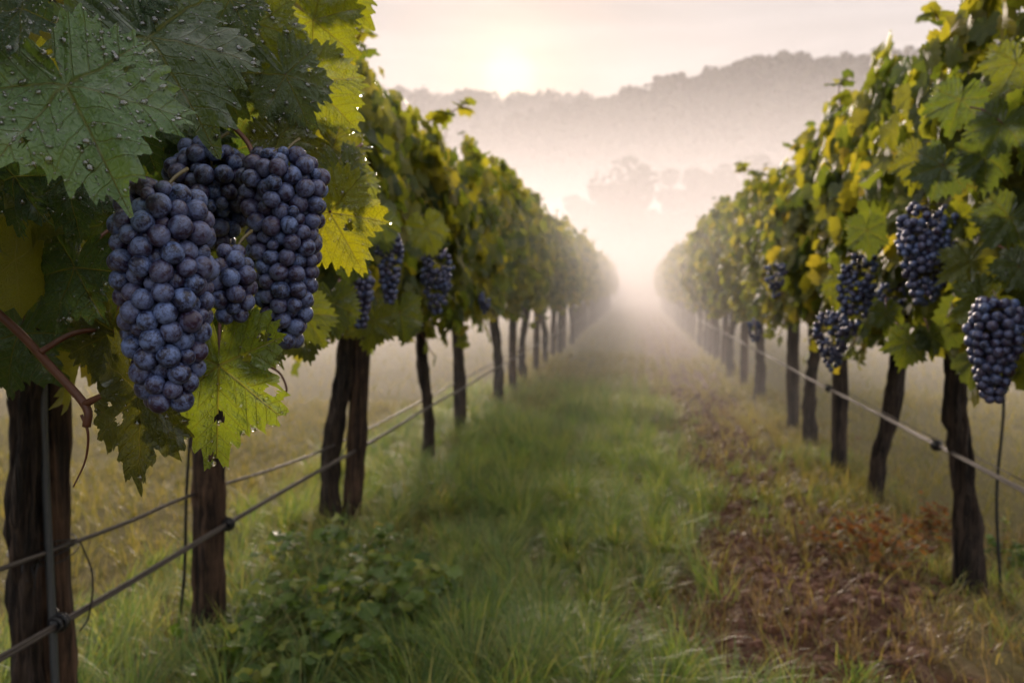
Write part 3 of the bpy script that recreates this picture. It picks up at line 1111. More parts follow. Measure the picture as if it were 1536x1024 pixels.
hero_leaf(428, 112, 0.9, 472, 198, 0.0, (0.2, 0.4, -1), (0.065, 0.095, 0.045), 9, 0.35, 0.3, 0.09, 3, 100, 0.9)
hero_leaf(495, 318, 0.95, 548, 412, 0.0, (0.25, -0.05, -1), (0.135, 0.15, 0.012), 10, 0.18, 0.15, 0.07, 6, 80, 0.95)
hero_leaf(328, 548, 0.775, 324, 718, 0.0, (0.35, 0.3, -1), (0.100, 0.142, 0.026), 11, 0.15, 0.22, 0.08, 11, 260, 0.82, None, 0.06)
hero_leaf(212, 590, 0.74, 196, 752, 0.0, (-0.25, 0.05, -1), BR, 12, 0.3, 0.2, 0.09, 9, 60, 0.72, None, 0.12)
hero_leaf(348, 480, 0.84, 390, 515, 0.03, (0.1, 0.6, -1), BG, 13, 0.2, 0.3, 0.07, 2, 80)
hero_leaf(170, 498, 0.84, 150, 600, 0.0, (0.0, 0.2, -1), (0.045, 0.055, 0.012), 14, 0.2, 0.2, 0.08, 4, 40)
hero_leaf(250, 30, 0.86, 330, 118, 0.0, (0.2, 0.5, -1), (0.055, 0.085, 0.035), 15, 0.2, 0.25, 0.08, 3, 160)
hero_leaf(395, 140, 0.96, 430, 215, 0.0, (0.1, 0.5, -1), (0.06, 0.09, 0.035), 16, 0.3, 0.3, 0.08, 2, 120)
hero_leaf(500, 222, 1.02, 560, 262, 0.0, (0.3, 0.3, -1), (0.07, 0.085, 0.02), 17, 0.35, 0.3, 0.1, 3, 140)
hero_leaf(520, 262, 0.98, 560, 330, 0.0, (0.5, 0.4, -1), (0.085, 0.11, 0.04), 18, 0.35, 0.3, 0.1, 3, 140, 0.8)
hero_leaf(345, 0, 0.84, 382, 60, 0.0, (0.2, 0.4, -1), (0.055, 0.085, 0.03), 19, 0.2, 0.25, 0.08, 2, 120)
hero_leaf(505, -25, 1.1, 560, 40, 0.0, (0.1, -0.1, -1), YG, 20, 0.2, 0.25, 0.08, 3, 40)
hero_leaf(420, 205, 0.90, 455, 262, 0.0, (0.1, 0.6, -1), (0.075, 0.09, 0.018), 21, 0.3, 0.3, 0.1, 3, 120)
hero_leaf(455, 215, 1.06, 500, 300, 0.0, (0.3, 0.0, -1), (0.12, 0.13, 0.016), 22, 0.3, 0.2, 0.1, 3, 60)
hero_leaf(30, 500, 0.98, -10, 600, 0.0, (-0.1, 0.1, -1), DK, 23, 0.3, 0.2, 0.1, 3, 0)
hero_leaf(35, 15, 0.60, -40, 80, 0.0, (-0.3, 0.5, -1), (0.030, 0.056, 0.026), 24, 0.2, 0.2, 0.08, 3, 100)
hero_leaf(190, -15, 0.74, 230, 55, 0.0, (0, 0.5, -1), DK, 25, 0.2, 0.2, 0.08, 3, 80)
hero_leaf(305, 70, 0.90, 365, 180, 0.0, (0.1, 0.5, -1), (0.06, 0.09, 0.04), 26, 0.3, 0.3, 0.09, 3, 160)
hero_leaf(290, 190, 0.98, 330, 260, 0.0, (0.1, 0.4, -1), DK, 27, 0.3, 0.3, 0.09, 3, 40)

hero_leaf(205, 165, 0.88, 228, 258, 0.0, (0.1, 0.4, -1), DK, 28, 0.3, 0.3, 0.09, 2, 30)
hero_leaf(330, 235, 1.04, 338, 335, 0.0, (0.1, 0.3, -1), DK, 29, 0.3, 0.3, 0.09, 2, 0)
hero_leaf(262, 200, 0.98, 300, 300, 0.0, (0.1, 0.3, -1), DK, 30, 0.3, 0.3, 0.09, 2, 0)
for k, (ax, ay, d, tx, ty, c) in enumerate([
        (60, 190, 0.80, 40, 262, (0.045, 0.078, 0.024)), (18, 395, 0.86, 30, 470, (0.045, 0.080, 0.024)), (170, 330, 0.92, 150, 402, (0.05, 0.082, 0.022)),
        (395, 500, 1.12, 425, 552, (0.10, 0.125, 0.022)), (455, 470, 1.2, 490, 520, (0.075, 0.10, 0.024)), (270, 470, 0.95, 300, 560, (0.085, 0.11, 0.02)),
        (370, 455, 0.92, 412, 498, (0.09, 0.12, 0.02)), (410, 60, 1.0, 452, 120, (0.11, 0.13, 0.018)), (330, 20, 0.95, 370, 84, (0.05, 0.08, 0.028))]):
    hero_leaf(ax, ay, d, tx, ty, 0.0, (0.15, 0.35, -1), c, 110 + k, 0.25, 0.25, 0.09, 4, 70)
# leaves standing out from the right leaf wall round its clusters
for k, (ax, ay, d, tx, ty, nn, c) in enumerate([
        (1455, 395, 1.84, 1398, 428, (-0.3, 0.2, -1), (0.13, 0.15, 0.02)), (1478, 452, 1.80, 1412, 486, (-0.3, 0.1, -1), (0.10, 0.13, 0.02)),
        (1515, 325, 1.78, 1470, 388, (-0.2, 0.4, -1), (0.075, 0.11, 0.03)), (1530, 400, 1.66, 1500, 448, (-0.2, 0.3, -1), (0.07, 0.10, 0.03)),
        (1415, 248, 1.90, 1392, 318, (-0.2, 0.5, -1), (0.06, 0.095, 0.04)), (1380, 238, 1.95, 1362, 300, (-0.4, 0.3, -1), (0.12, 0.14, 0.02)),
        (1478, 235, 1.82, 1488, 310, (0.0, 0.5, -1), (0.06, 0.095, 0.035)), (1362, 512, 2.05, 1350, 572, (-0.1, 0.2, -1), (0.07, 0.10, 0.02)),
        (1395, 505, 2.05, 1410, 548, (0.1, 0.3, -1), (0.06, 0.09, 0.02)), (1300, 345, 2.35, 1312, 405, (-0.1, 0.4, -1), (0.06, 0.09, 0.03)),
        (1505, 185, 1.74, 1470, 250, (-0.3, 0.4, -1), (0.08, 0.12, 0.03)), (1440, 150, 1.90, 1418, 220, (-0.3, 0.4, -1), (0.07, 0.11, 0.03)),
        (1525, 95, 1.70, 1488, 160, (-0.3, 0.3, -1), (0.10, 0.13, 0.02)), (1270, 425, 2.5, 1252, 482, (-0.3, 0.3, -1), (0.09, 0.115, 0.02)),
        (1330, 470, 2.3, 1345, 520, (0.1, 0.3, -1), (0.07, 0.10, 0.02)), (1440, 330, 1.9, 1468, 385, (0.2, 0.2, -1), (0.11, 0.135, 0.02))]):
    hero_leaf(ax, ay, d, ax + (tx - ax) * 0.72, ay + (ty - ay) * 0.72, -0.02, nn, tuple(q * 0.72 for q in c), 50 + k, 0.25, 0.28, 0.10, 3, 50, 1.0, vine=edge_vine)
for k, (ax, ay, d, tx, ty, nn, c) in enumerate([
        (640, 342, 2.75, 662, 396, (0.4, 0.3, -1), (0.085, 0.11, 0.02)), (570, 335, 2.0, 592, 388, (0.5, 0.3, -1), (0.06, 0.09, 0.03)),
        (500, 455, 1.55, 512, 525, (0.3, 0.2, -1), (0.06, 0.085, 0.025)), (455, 500, 1.5, 470, 560, (0.3, 0.2, -1), (0.075, 0.095, 0.02)),
        (600, 468, 2.2, 612, 530, (0.3, 0.3, -1), (0.06, 0.085, 0.025)), (530, 395, 1.75, 520, 440, (0.2, 0.3, -1), (0.055, 0.085, 0.03)),
        (560, 480, 2.0, 552, 545, (0.3, 0.2, -1), (0.085, 0.105, 0.02))]):
    hero_leaf(ax, ay, d, ax + (tx - ax) * 0.8, ay + (ty - ay) * 0.8, 0.0, nn, tuple(q * 0.85 for q in c), 80 + k, 0.25, 0.28, 0.10, 3, 40)
# bare canes in front of the thick post
o3 = np.array(near_vine.location)


def near_cane(name, pts, r0, r1, n=22):
    m_ = MB()
    m_.add(*tube(smooth_path(pts, n) - o3, np.linspace(r0, r1, n), 8, 0.12, 3))
    link(name, m_.mesh(name, M_CANE), near_vine)


near_cane('cane', [at(-20, 455, 0.80), at(30, 500, 0.80), at(72, 545, 0.79), at(128, 608, 0.78), at(130, 640, 0.78)], 0.0045, 0.0038)
near_cane('cane', [at(126, 606, 0.78), at(160, 592, 0.775), at(212, 578, 0.77), at(232, 560, 0.76)], 0.0038, 0.0026)
near_cane('cane', [at(60, 528, 0.79), at(110, 500, 0.82), at(170, 492, 0.86)], 0.0034, 0.0022)
near_cane('cane', [at(0, 420, 0.84), at(30, 380, 0.86), at(60, 330, 0.9)], 0.0045, 0.0035)
near_cane('cane', [at(345, 185, 0.9), at(372, 215, 0.88), at(383, 245, 0.87)], 0.0030, 0.0026)
near_cane('tendril', [at(122, 622, 0.78), at(132, 650, 0.78), at(128, 690, 0.79), at(110, 730, 0.79)], 0.0016, 0.0008)
near_cane('tendril', [at(395, 545, 1.1), at(420, 560, 1.1), at(430, 585, 1.1), at(420, 590, 1.1)], 0.0018, 0.0014)

# ------------------------------------------------------------------ grapes
def berry_mesh(seed, nu, nv, r=1.0):
    g = np.random.default_rng(seed)
    th = np.linspace(0, 2 * np.pi, nu, endpoint=False)
    ph = np.linspace(0, np.pi, nv + 1)[1:-1]
    sh = 1 + 0.03 * np.sin(th * 2 + seed)
    V = np.stack([np.sin(ph)[:, None] * np.cos(th) * sh, np.sin(ph)[:, None] * np.sin(th) / sh, np.cos(ph)[:, None] * 1.05 + 0 * th], -1).reshape(-1, 3)
    V = np.concatenate([V, [[0, 0, 1.04], [0, 0, -1.02]]]) * r
    n = len(ph)
    i, j = np.meshgrid(np.arange(n - 1), np.arange(nu), indexing='ij')
    j2 = (j + 1) % nu
    q = np.stack([i * nu + j, (i + 1) * nu + j, (i + 1) * nu + j2, i * nu + j2], -1).reshape(-1, 4)
    jj_ = np.arange(nu)
    t1 = np.stack([np.full(nu, n * nu), jj_, (jj_ + 1) % nu], -1)
    b = (n - 1) * nu
    t2 = np.stack([np.full(nu, n * nu + 1), b + (jj_ + 1) % nu, b + jj_], -1)
    return V, [q, np.concatenate([t1, t2])]


def pack(h, prof, rb, seed, n, extra=()):
    """berries pressed together in a hanging bunch: height h, radius profile over t (0 top .. 1 bottom)"""
    g = np.random.default_rng(seed)
    ts, rs = np.array(prof).T
    t = g.random(n * 6)
    w = np.interp(t, ts, rs)
    t = t[g.random(n * 6) < (w / w.max())][:n]
    n = len(t)
    a = g.uniform(0, 2 * np.pi, n)
    rad = np.interp(t, ts, rs) * np.sqrt(g.uniform(0.25, 1, n))
    P = np.stack([rad * np.cos(a), rad * np.sin(a), -t * h], -1)
    rr = rb * np.where(g.random(n) < 0.12, g.uniform(0.62, 0.8, n), g.uniform(0.86, 1.13, n))
    for it in range(90):
        D = P[:, None] - P[None]
        dist = np.linalg.norm(D, axis=2) + np.eye(n)
        need = (rr[:, None] + rr[None]) * 0.95
        ov = np.clip(need - dist, 0, None) * (1 - np.eye(n))
        P += (D / dist[..., None] * ov[..., None]).sum(1) * 0.32
        t = np.clip(-P[:, 2] / h, 0, 1)
        P[:, 2] = np.clip(P[:, 2], -h, 0) * 0.85 + P[:, 2] * 0.15
        R0 = np.maximum(np.interp(t, ts, rs) - rb * 0.3, 0.001)
        pr = np.hypot(P[:, 0], P[:, 1]) + 1e-9
        f = np.where(pr > R0, R0 / pr, 1.0)
        P[:, :2] *= (0.75 * f + 0.25)[:, None]
        P[:, :2] *= (1 + 0.012 * (pr < R0 * 0.75))[:, None]
    return P, rr


def cluster(label, top, h, prof, rb, seed, n, single=0, detail=(18, 12), tilt=(0, 0), wings=(), stem=0.05):
    """one bunch hung from the point top; the `single` berries nearest the eye are objects of their own"""
    e = link('grape_cluster', None, None, tuple(top))
    e.rotation_euler = (tilt[0], tilt[1], 0)
    tag(e, label, 'grapes', 'grape clusters hanging on the vines')
    P, rr = pack(h, prof, rb, seed, n)
    for (off, hh, pf, nn) in wings:
        P2, r2 = pack(hh, pf, rb * 0.95, seed + 31, nn)
        P, rr = np.concatenate([P, P2 + np.array(off)]), np.concatenate([rr, r2])
    g = np.random.default_rng(seed)
    axis = smooth_path([(0.006, 0.03, 0.022), (0.004, 0.01, 0.010), (0.002, 0, -0.008), (0, 0.002, -h * 0.4), (0, 0, -h * 0.85)], 14)
    mb = MB()
    mb.add(*tube(axis, np.linspace(0.0018, 0.0010, 14), 7))
    for k in range(len(P)):
        if single and k % 2:
            continue
        q = axis[int(np.clip(np.argmin(np.abs(axis[:, 2] - P[k][2] - 0.008)), 1, 13))]
        mb.add(*tube([q, (q + P[k]) / 2 + (0, 0, 0.003), P[k]], 0.0008, 4, cap=False))
    link('stem', mb.mesh('stem', M_STEM), e)
    face = P @ -np.array((RGT * 0 + FWD)) + 0
    vis = face - 0.25 * rr + 0.0
    order = np.argsort(-vis)
    solo = order[:single]
    rest = order[single:]
    if single:
        bm = [make_mesh('berry', *berry_mesh(k, 26, 16, 1.0), M_BERRY) for k in range(4)]
        bm = []
        for k in range(4):
            V, fs = berry_mesh(k, 26, 16, rb)
            bm.append(make_mesh('berry', V, fs, M_BERRY))
        for k in solo:
            b = link('berry', bm[k % 4], e, tuple(P[k]))
            b.rotation_euler = (g.normal(0, 0.7), g.normal(0, 0.7), g.uniform(0, 6.28))
            b.scale = (rr[k] / rb,) * 3
    if len(rest):
        mb = MB()
        V0, f0 = berry_mesh(1, *detail, 1.0)
        for k in rest:
            a, c = g.uniform(0, 6.28), g.normal(0, 0.6)
            Rz = np.array(((math.cos(a), -math.sin(a), 0), (math.sin(a), math.cos(a), 0), (0, 0, 1)))
            Rx = np.array(((1, 0, 0), (0, math.cos(c), -math.sin(c)), (0, math.sin(c), math.cos(c))))
            mb.add(V0 @ (Rz @ Rx).T * rr[k] + P[k], f0)
        o = link('berries', mb.mesh('berries', M_BERRY), e)
        o['kind'] = 'stuff'
    return e


CONE = [(0, 0.030), (0.12, 0.046), (0.35, 0.050), (0.6, 0.040), (0.85, 0.028), (1, 0.015)]
cluster('big frontmost grape cluster with frosty blue berries in sharp focus', at(243, 285, 0.68), 0.180, [(0, 0.025), (0.12, 0.036), (0.35, 0.0385), (0.6, 0.033), (0.85, 0.025), (1, 0.016)], 0.0091, 1, 190, 96)
cluster('small side cluster of a dozen berries tucked behind the frontmost bunch', at(347, 378, 0.76), 0.060, [(0, 0.008), (0.3, 0.018), (0.7, 0.018), (1, 0.010)], 0.0085, 2, 26, 24)
cluster('long grape cluster with broad shoulder beside the bright yellow leaf', at(424, 232, 0.86), 0.200, [(0, 0.026), (0.12, 0.043), (0.3, 0.039), (0.6, 0.032), (0.85, 0.023), (1, 0.012)], 0.0090, 3, 180, 95)
cluster('dark grape cluster half hidden behind the frontmost and the long one', at(315, 222, 0.90), 0.105, [(0, 0.028), (0.3, 0.046), (0.6, 0.042), (1, 0.020)], 0.0098, 4, 95, 60)
# further bunches, left row
def far_cluster(label, px, py, d, wpx, hpx, rb, seed, n, tilt=0.0):
    r_, h_ = wpx / 2 * d / F, hpx * d / F
    return cluster(label, at(px, py, d), h_, [(0, r_ * 0.6), (0.15, r_), (0.4, r_ * 0.95), (0.75, r_ * 0.62), (1, r_ * 0.3)], rb, seed, n, 0, (12, 8), (0, tilt))


far_cluster('narrow blurred cluster hanging just below the yellow leaf', 540, 408, 1.9, 38, 80, 0.0085, 11, 70)
far_cluster('blurred cluster right of the one below the yellow leaf', 583, 348, 2.1, 40, 105, 0.0085, 12, 80)
far_cluster('blurred wide cluster hanging above the thin left-row trunk', 655, 378, 2.9, 54, 92, 0.0095, 13, 110)
far_cluster('tiny bit of dark cluster peeping from hazy left foliage', 728, 440, 4.2, 22, 30, 0.010, 14, 24)
# right row
far_cluster('large dark cluster in the middle of the right leaf wall', 1393, 305, 1.95, 88, 150, 0.0095, 15, 190)
far_cluster('rightmost blue cluster hanging lowest at the picture edge', 1494, 452, 1.62, 76, 146, 0.0100, 16, 150)
far_cluster('long violet cluster hanging left of the large dark one', 1296, 385, 2.45, 58, 120, 0.0095, 17, 130, 0.16)
far_cluster('dusky cluster hanging in front of the straight dark post', 1249, 470, 2.75, 52, 84, 0.0095, 18, 110)
far_cluster('dark shaded cluster behind the long violet one', 1340, 425, 2.75, 50, 60, 0.0095, 19, 60)
far_cluster('small hazy cluster deep in the right leaf wall', 1164, 395, 4.15, 32, 50, 0.0105, 20, 50)
far_cluster('smallest dim cluster low beside the hazy right-row posts', 1132, 480, 4.9, 22, 38, 0.0115, 21, 30)

# ------------------------------------------------------------------ grass
def soilness(x, y):
    """1 on the bare track, 0 in the sward"""
    e = np.abs(x - 0.56) + (fbm(x * 1.9, y * 1.9, 41, 4) - 0.5) * 1.15
    return np.clip((0.52 - e) / 0.28, 0, 1)


def blades(name, n, xr, yr, length, width, mat, label, seed, keep, lean=0.5, segs=4, clump=0.0):
    g = np.random.default_rng(seed)
    x = g.uniform(*xr, n)
    u = g.random(n)
    y = yr[0] + (yr[1] - yr[0]) * u
    # only what the picture could see, with a margin to the sides
    v = np.stack([x, y], -1)
    dpt = x * FWD[0] + y * FWD[1]
    lat = x * RGT[0] + y * RGT[1]
    ok = (dpt > 1.5) & (np.abs(lat) < dpt * 0.78 + 0.6) & (g.random(n) < keep(x, y))
    x, y = x[ok], y[ok]
    n = len(x)
    if clump:
        cxy = np.stack([np.floor(x / clump), np.floor(y / clump)], -1)
        ox, oy = hash2(cxy[:, 0], cxy[:, 1], 3) * clump, hash2(cxy[:, 0], cxy[:, 1], 4) * clump
        tx, ty = cxy[:, 0] * clump + ox, cxy[:, 1] * clump + oy
        f = g.uniform(0.25, 0.85, n)
        x2, y2 = x + (tx - x) * f, y + (ty - y) * f
        away = np.arctan2(y - ty, x - tx)
        x, y = x2, y2
        az = away + g.normal(0, 0.7, n)
    else:
        az = g.uniform(0, 2 * np.pi, n)
    az = az + (fbm(x * 1.3, y * 1.3, seed + 2, 2) - 0.5) * 3
    hv = 0.30 + 1.4 * fbm(x * 2.3, y * 2.3, seed + 1, 3)
    ln = g.uniform(length[0], length[1], n) * hv
    wd = g.uniform(width[0], width[1], n)
    bend = g.uniform(0.2, 1.5, n) * lean * 2
    s = np.linspace(0, 1, segs + 1)
    phi = g.uniform(0.05, 0.5, n)[:, None] + bend[:, None] * s[None]
    dl = ln[:, None] / segs
    hx = np.concatenate([np.zeros((n, 1)), np.cumsum(np.sin(phi[:, :-1]) * dl, 1)], 1)
    hz_ = np.concatenate([np.zeros((n, 1)), np.cumsum(np.cos(phi[:, :-1]) * dl, 1)], 1)
    z0 = ground_h(x, y) - 0.01
    cx, sx = np.cos(az), np.sin(az)
    C = np.stack([x[:, None] + hx * cx[:, None], y[:, None] + hx * sx[:, None], z0[:, None] + hz_], -1)
    tw = az + np.pi / 2 + g.normal(0, 0.5, n)
    S = np.stack([np.cos(tw), np.sin(tw), 0 * tw], -1)
    w = (wd[:, None] * (1 - s[None] ** 1.8 * 0.93) * 0.5)
    A, B = C - S[:, None] * w[..., None], C + S[:, None] * w[..., None]
    V = np.stack([A, B], 2).reshape(n, -1, 3)
    m = (segs + 1) * 2
    k = np.arange(segs) * 2
    q = np.stack([k, k + 1, k + 3, k + 2], -1)
    Q = (q[None] + (np.arange(n) * m)[:, None, None]).reshape(-1, 4)
    o = link(name, make_mesh(name, V.reshape(-1, 3), [Q], mat))
    tag(o, label, 'grass', kind='stuff')
    return o


GREEN = [(0.0, (0.022, 0.052, 0.013)), (0.28, (0.078, 0.145, 0.038)), (0.52, (0.155, 0.220, 0.064)), (0.76, (0.26, 0.25, 0.09)), (1.0, (0.42, 0.36, 0.19))]
OLIVE = [(0.0, (0.056, 0.071, 0.018)), (0.3, (0.120, 0.127, 0.033)), (0.55, (0.197, 0.173, 0.061)), (0.8, (0.240, 0.197, 0.083)), (1.0, (0.326, 0.253, 0.133))]
STRAW = [(0.0, (0.049, 0.034, 0.015)), (0.3, (0.098, 0.080, 0.025)), (0.55, (0.180, 0.131, 0.052)), (0.8, (0.295, 0.203, 0.095)), (1.0, (0.197, 0.088, 0.033))]
MG, MO, MS = mat_grass('grass_blade_green', GREEN, 0.45), mat_grass('grass_blade_olive', OLIVE, 0.45), mat_grass('grass_blade_straw', STRAW, 0.3)
sward = lambda x, y: (1 - soilness(x, y)) * np.clip(0.35 + 1.2 * fbm(x * 1.2, y * 1.2, 61, 3) , 0, 1)
lane = lambda x: np.exp(-((x + 0.25) / 0.75) ** 2)
blades('grass', 250000, (-1.9, 0.5), (1.7, 9.5), (0.13, 0.29), (0.0022, 0.0052), MG, 'long green tufty grass along the left half of the lane', 1,
       lambda x, y: sward(x, y) * (0.35 + 0.65 * lane(x)) * np.clip(1.25 - (y - 2.5) / 5.5, 0, 1), 0.85, 5, 0.20)
blades('grass', 60000, (-5.5, -1.0), (1.2, 7.5), (0.06, 0.15), (0.0022, 0.0045), MO, 'shorter olive grass of the field left of the posts', 2, lambda x, y: 0.8 + 0 * x, 0.8, 4, 0.12)
blades('grass', 75000, (-1.6, 1.4), (2.5, 13.0), (0.07, 0.17), (0.003, 0.006), MO, 'soft olive grass further down the misty lane', 3,
       lambda x, y: (1 - 0.75 * soilness(x, y)) * np.clip((y - 2.5) / 3.5 + 0.15, 0, 1), 0.8, 4, 0.16)
blades('grass', 26000, (0.0, 5.5), (2.0, 9.0), (0.06, 0.16), (0.0025, 0.005), MO, 'olive grass beyond the posts of the right row', 4, lambda x, y: np.clip((x - 0.85) / 0.3, 0, 1), 0.8, 4, 0.14)
blades('grass', 75000, (-26, 22), (7.0, 38.0), (0.09, 0.20), (0.006, 0.012), MO, 'pale grass of the open fields fading into mist', 5,
       lambda x, y: np.where((np.abs(x) < 1.5) & (y < 13), 0.0, np.clip(1.4 - y / 40, 0.3, 1)), 0.8, 3, 0.25)
blades('dry_grass', 30000, (-0.2, 1.6), (1.8, 9.0), (0.05, 0.15), (0.002, 0.0045), MS, 'dry straw coloured grass wisps on the bare earth track', 6,
       lambda x, y: np.clip(1.7 * fbm(x * 2.6, y * 2.6, 71, 3) - 0.5, 0, 1) * 0.42, 0.9, 4, 0.11)
blades('grass', 18000, (0.0, 1.5), (1.9, 5.5), (0.06, 0.16), (0.002, 0.0045), MG, 'scattered green tufts between the bare earth patches', 7,
       lambda x, y: np.clip(3.2 * fbm(x * 3.1, y * 3.1, 81, 2) - 1.75, 0, 1), 0.8, 4, 0.14)

blades('dry_grass', 16000, (0.1, 2.4), (1.7, 4.2), (0.05, 0.14), (0.002, 0.0042), MS, 'dry wisps and half green tufts by the foot of the right vines', 8,
       lambda x, y: np.clip(2.2 * fbm(x * 3.0, y * 3.0, 171, 3) - 0.75, 0, 1), 0.9, 4, 0.12)

# earth clods and litter on the track
M_CLOD = mat_simple_noise('earth_clod', (0.042, 0.019, 0.012), (0.21, 0.100, 0.064), 30)
g = np.random.default_rng(91)
mb = MB()
CV, CF = berry_mesh(3, 7, 5, 1.0)
for k in range(10000):
    x, y = g.normal(0.68, 0.5), 1.8 + 7.5 * g.random() ** 1.6
    if g.random() > soilness(np.array(x), np.array(y)) * 1.4 + 0.06:
        continue
    s = 0.003 + 0.024 * g.random() ** 3.0
    V = CV * s * (1 + 0.5 * (g.random((len(CV), 1)) - 0.5)) * g.uniform(0.6, 1.3, 3)
    a = g.uniform(0, 6.28)
    V = V @ np.array(((math.cos(a), -math.sin(a), 0), (math.sin(a), math.cos(a), 0), (0, 0, 0.75)))
    mb.add(V + (x, y, float(ground_h(np.array(x), np.array(y))) + s * 0.15), CF)
tag(link('soil_clods', mb.mesh('soil_clods', M_CLOD, smooth=False)), 'loose reddish earth clods scattered over the bare track', 'soil', kind='stuff')
M_LITTER = mat_simple_noise('dead_leaf', (0.055, 0.026, 0.012), (0.25, 0.13, 0.045), 8)
n = 380
x = g.normal(0.65, 0.5, n)
y = 1.9 + 8 * g.random(n) ** 1.4
P = np.stack([x, y, ground_h(x, y) + 0.008], -1)
a = g.uniform(0, 6.28, n)
V, fs, uv = scatter_leaves(TPL_MID, P, np.stack([np.cos(a), np.sin(a), g.normal(0, .2, n)], -1), np.stack([g.normal(0, .35, n), g.normal(0, .35, n), np.ones(n)], -1), g.uniform(0.010, 0.026, n), g, 1.8)
tag(link('leaf_litter', make_mesh('leaf_litter', V, fs, M_LITTER)), 'small dead brown leaves lying on the earth track', 'dead leaves', kind='stuff')


# ------------------------------------------------------------------ low weeds
def mat_weed(name, a, b, c, rough=0.45):
    m, t = mat_new(name)
    gg = t.nodes.new('ShaderNodeNewGeometry')
    cr = ramp(t, [(0, a), (0.75, b), (1.0, c)])
    t.links.new(gg.outputs['Random Per Island'], cr.inputs[0])
    tcn = t.nodes.new('ShaderNodeTexCoord')
    n1 = noise(t, 40, 3, 0.6, tcn.outputs['Object'])
    col = mixc(t, n1, cr.outputs[0], mixc(t, 1.0, cr.outputs[0], (0.6, 0.65, 0.6), 'MULTIPLY'))
    tcol = mixc(t, 1.0, col, (2.8, 2.5, 1.1), 'MULTIPLY')
    out(t, leafy(t, col, rough, bump(t, n1, 0.4, 0.004), tcol, 0.35, 0.4))
    return m


M_WEED = mat_weed('weed_leaf_green', (0.055, 0.105, 0.024), (0.150, 0.215, 0.042), (0.30, 0.30, 0.045))
M_RUST = mat_weed('weed_leaf_rust', (0.10, 0.040, 0.012), (0.30, 0.115, 0.022), (0.17, 0.14, 0.03), 0.7)
M_PETAL = mat_plain('yellow_petal', (0.55, 0.36, 0.02), 0.5, 0, 0.15, 60)


def weed(label, x, y, r, h, n, size, seed, mat=M_WEED, flowers=0):
    g = np.random.default_rng(seed)
    e = link('weed_plant', None, None, (x, y, float(ground_h(np.array(x), np.array(y)))))
    tag(e, label, 'weed', 'low weeds among the grass')
    sb, lb = MB(), MB()
    tips = []
    for k in range(max(8, n // 9)):
        a, q = g.uniform(0, 6.28), math.sqrt(g.random())
        ex, ey = r * q * math.cos(a), r * q * math.sin(a)
        hh = h * (1.05 - 0.55 * q * q) * g.uniform(0.6, 1.1)
        p = smooth_path([(ex * 0.35, ey * 0.35, -0.02), (ex * 0.6, ey * 0.6, hh * 0.6), (ex, ey, hh)], 8)
        sb.add(*tube(p, np.linspace(0.0022, 0.001, 8), 5))
        tips.append(p)
    P, T, Nn, S = [], [], [], []
    for k in range(n):
        p = tips[k % len(tips)]
        i = g.integers(2, 8)
        a = g.uniform(0, 6.28)
        d = np.array((math.cos(a), math.sin(a), g.uniform(-0.5, 0.3)))
        P.append(p[i] + d * 0.012)
        T.append(d)
        Nn.append((g.normal(0, .35), g.normal(0, .35) - 0.2, 1.0))
        S.append(size * g.uniform(0.5, 1.15))
    lb.add(*scatter_leaves(TPL_MID, np.array(P), np.array(T), np.array(Nn), np.array(S), g))
    link('stem', sb.mesh('stem', M_STEM), e)
    link('leaves', lb.mesh('leaves', mat), e)
    for k in range(flowers):
        p = tips[g.integers(0, len(tips))][-1] + g.normal(0, 0.02, 3) * (1, 1, 0.3)
        fb = MB()
        for q in range(6):
            a = q * math.pi / 3
            d = np.array((math.cos(a), math.sin(a), 0.35)) * 0.011
            s = np.array((-math.sin(a), math.cos(a), 0)) * 0.0045
            fb.add([(0, 0, 0), d * 0.6 - s, d, d * 0.6 + s, d * 0.5 + (0, 0, -0.002)], [np.array([[0, 1, 2, 3]]), np.array([[0, 4, 1], [0, 3, 4]])])
        f = link('flower', fb.mesh('flower', M_PETAL), e, tuple(p + (0, 0, 0.012)))
    return e


def gpt(px, py):
    p = at_z(px, py)
    return float(p[0]), float(p[1])


for k, (px, py, r, h, n, size, lab) in enumerate([
        (470, 1000, 0.40, 0.20, 480, 0.036, 'broad leaved dark weed clump at the foot of the second left post'),
        (560, 960, 0.40, 0.22, 460, 0.035, 'bushy green weed in the grass in front of the split post'),
        (500, 890, 0.36, 0.22, 400, 0.032, 'leafy weed patch behind the bushy one, against the split post'),
        (385, 985, 0.17, 0.17, 150, 0.026, 'small weed just right of the second left post foot'),
        (640, 1040, 0.14, 0.12, 100, 0.024, 'low weed sprawling at the bottom edge of the lane')]):
    x, y = gpt(px, py)
    weed(lab, x, y, r, h, n, size, 600 + k)
x, y = gpt(655, 770)
weed('yellow flowered weed beside the slim left-row trunk', x, y, 0.17, 0.17, 110, 0.020, 620, M_WEED, 9)
x, y = gpt(575, 840)
weed('weed with a few yellow blooms by the foot of the split post', x, y, 0.15, 0.15, 90, 0.020, 621, M_WEED, 6)
x, y = gpt(1310, 840)
weed('rust orange dried weed between the crooked and the rightmost trunk', x, y, 0.30, 0.25, 330, 0.019, 622, M_RUST)
x, y = gpt(1390, 815)
weed('half dried weed at the left side of the rightmost trunk', x, y, 0.18, 0.20, 150, 0.018, 623, M_RUST)
x, y = gpt(1500, 850)
weed('green weed right of the rightmost trunk at the picture edge', x, y, 0.22, 0.16, 130, 0.022, 624)

# ------------------------------------------------------------------ hills, forest, trees
def sil(px, py, dist):
    """ground azimuth point and height of a silhouette pixel at a horizontal distance"""
    v = ray(px, py)
    k = dist / math.hypot(v[0], v[1])
    return EYE + v * k


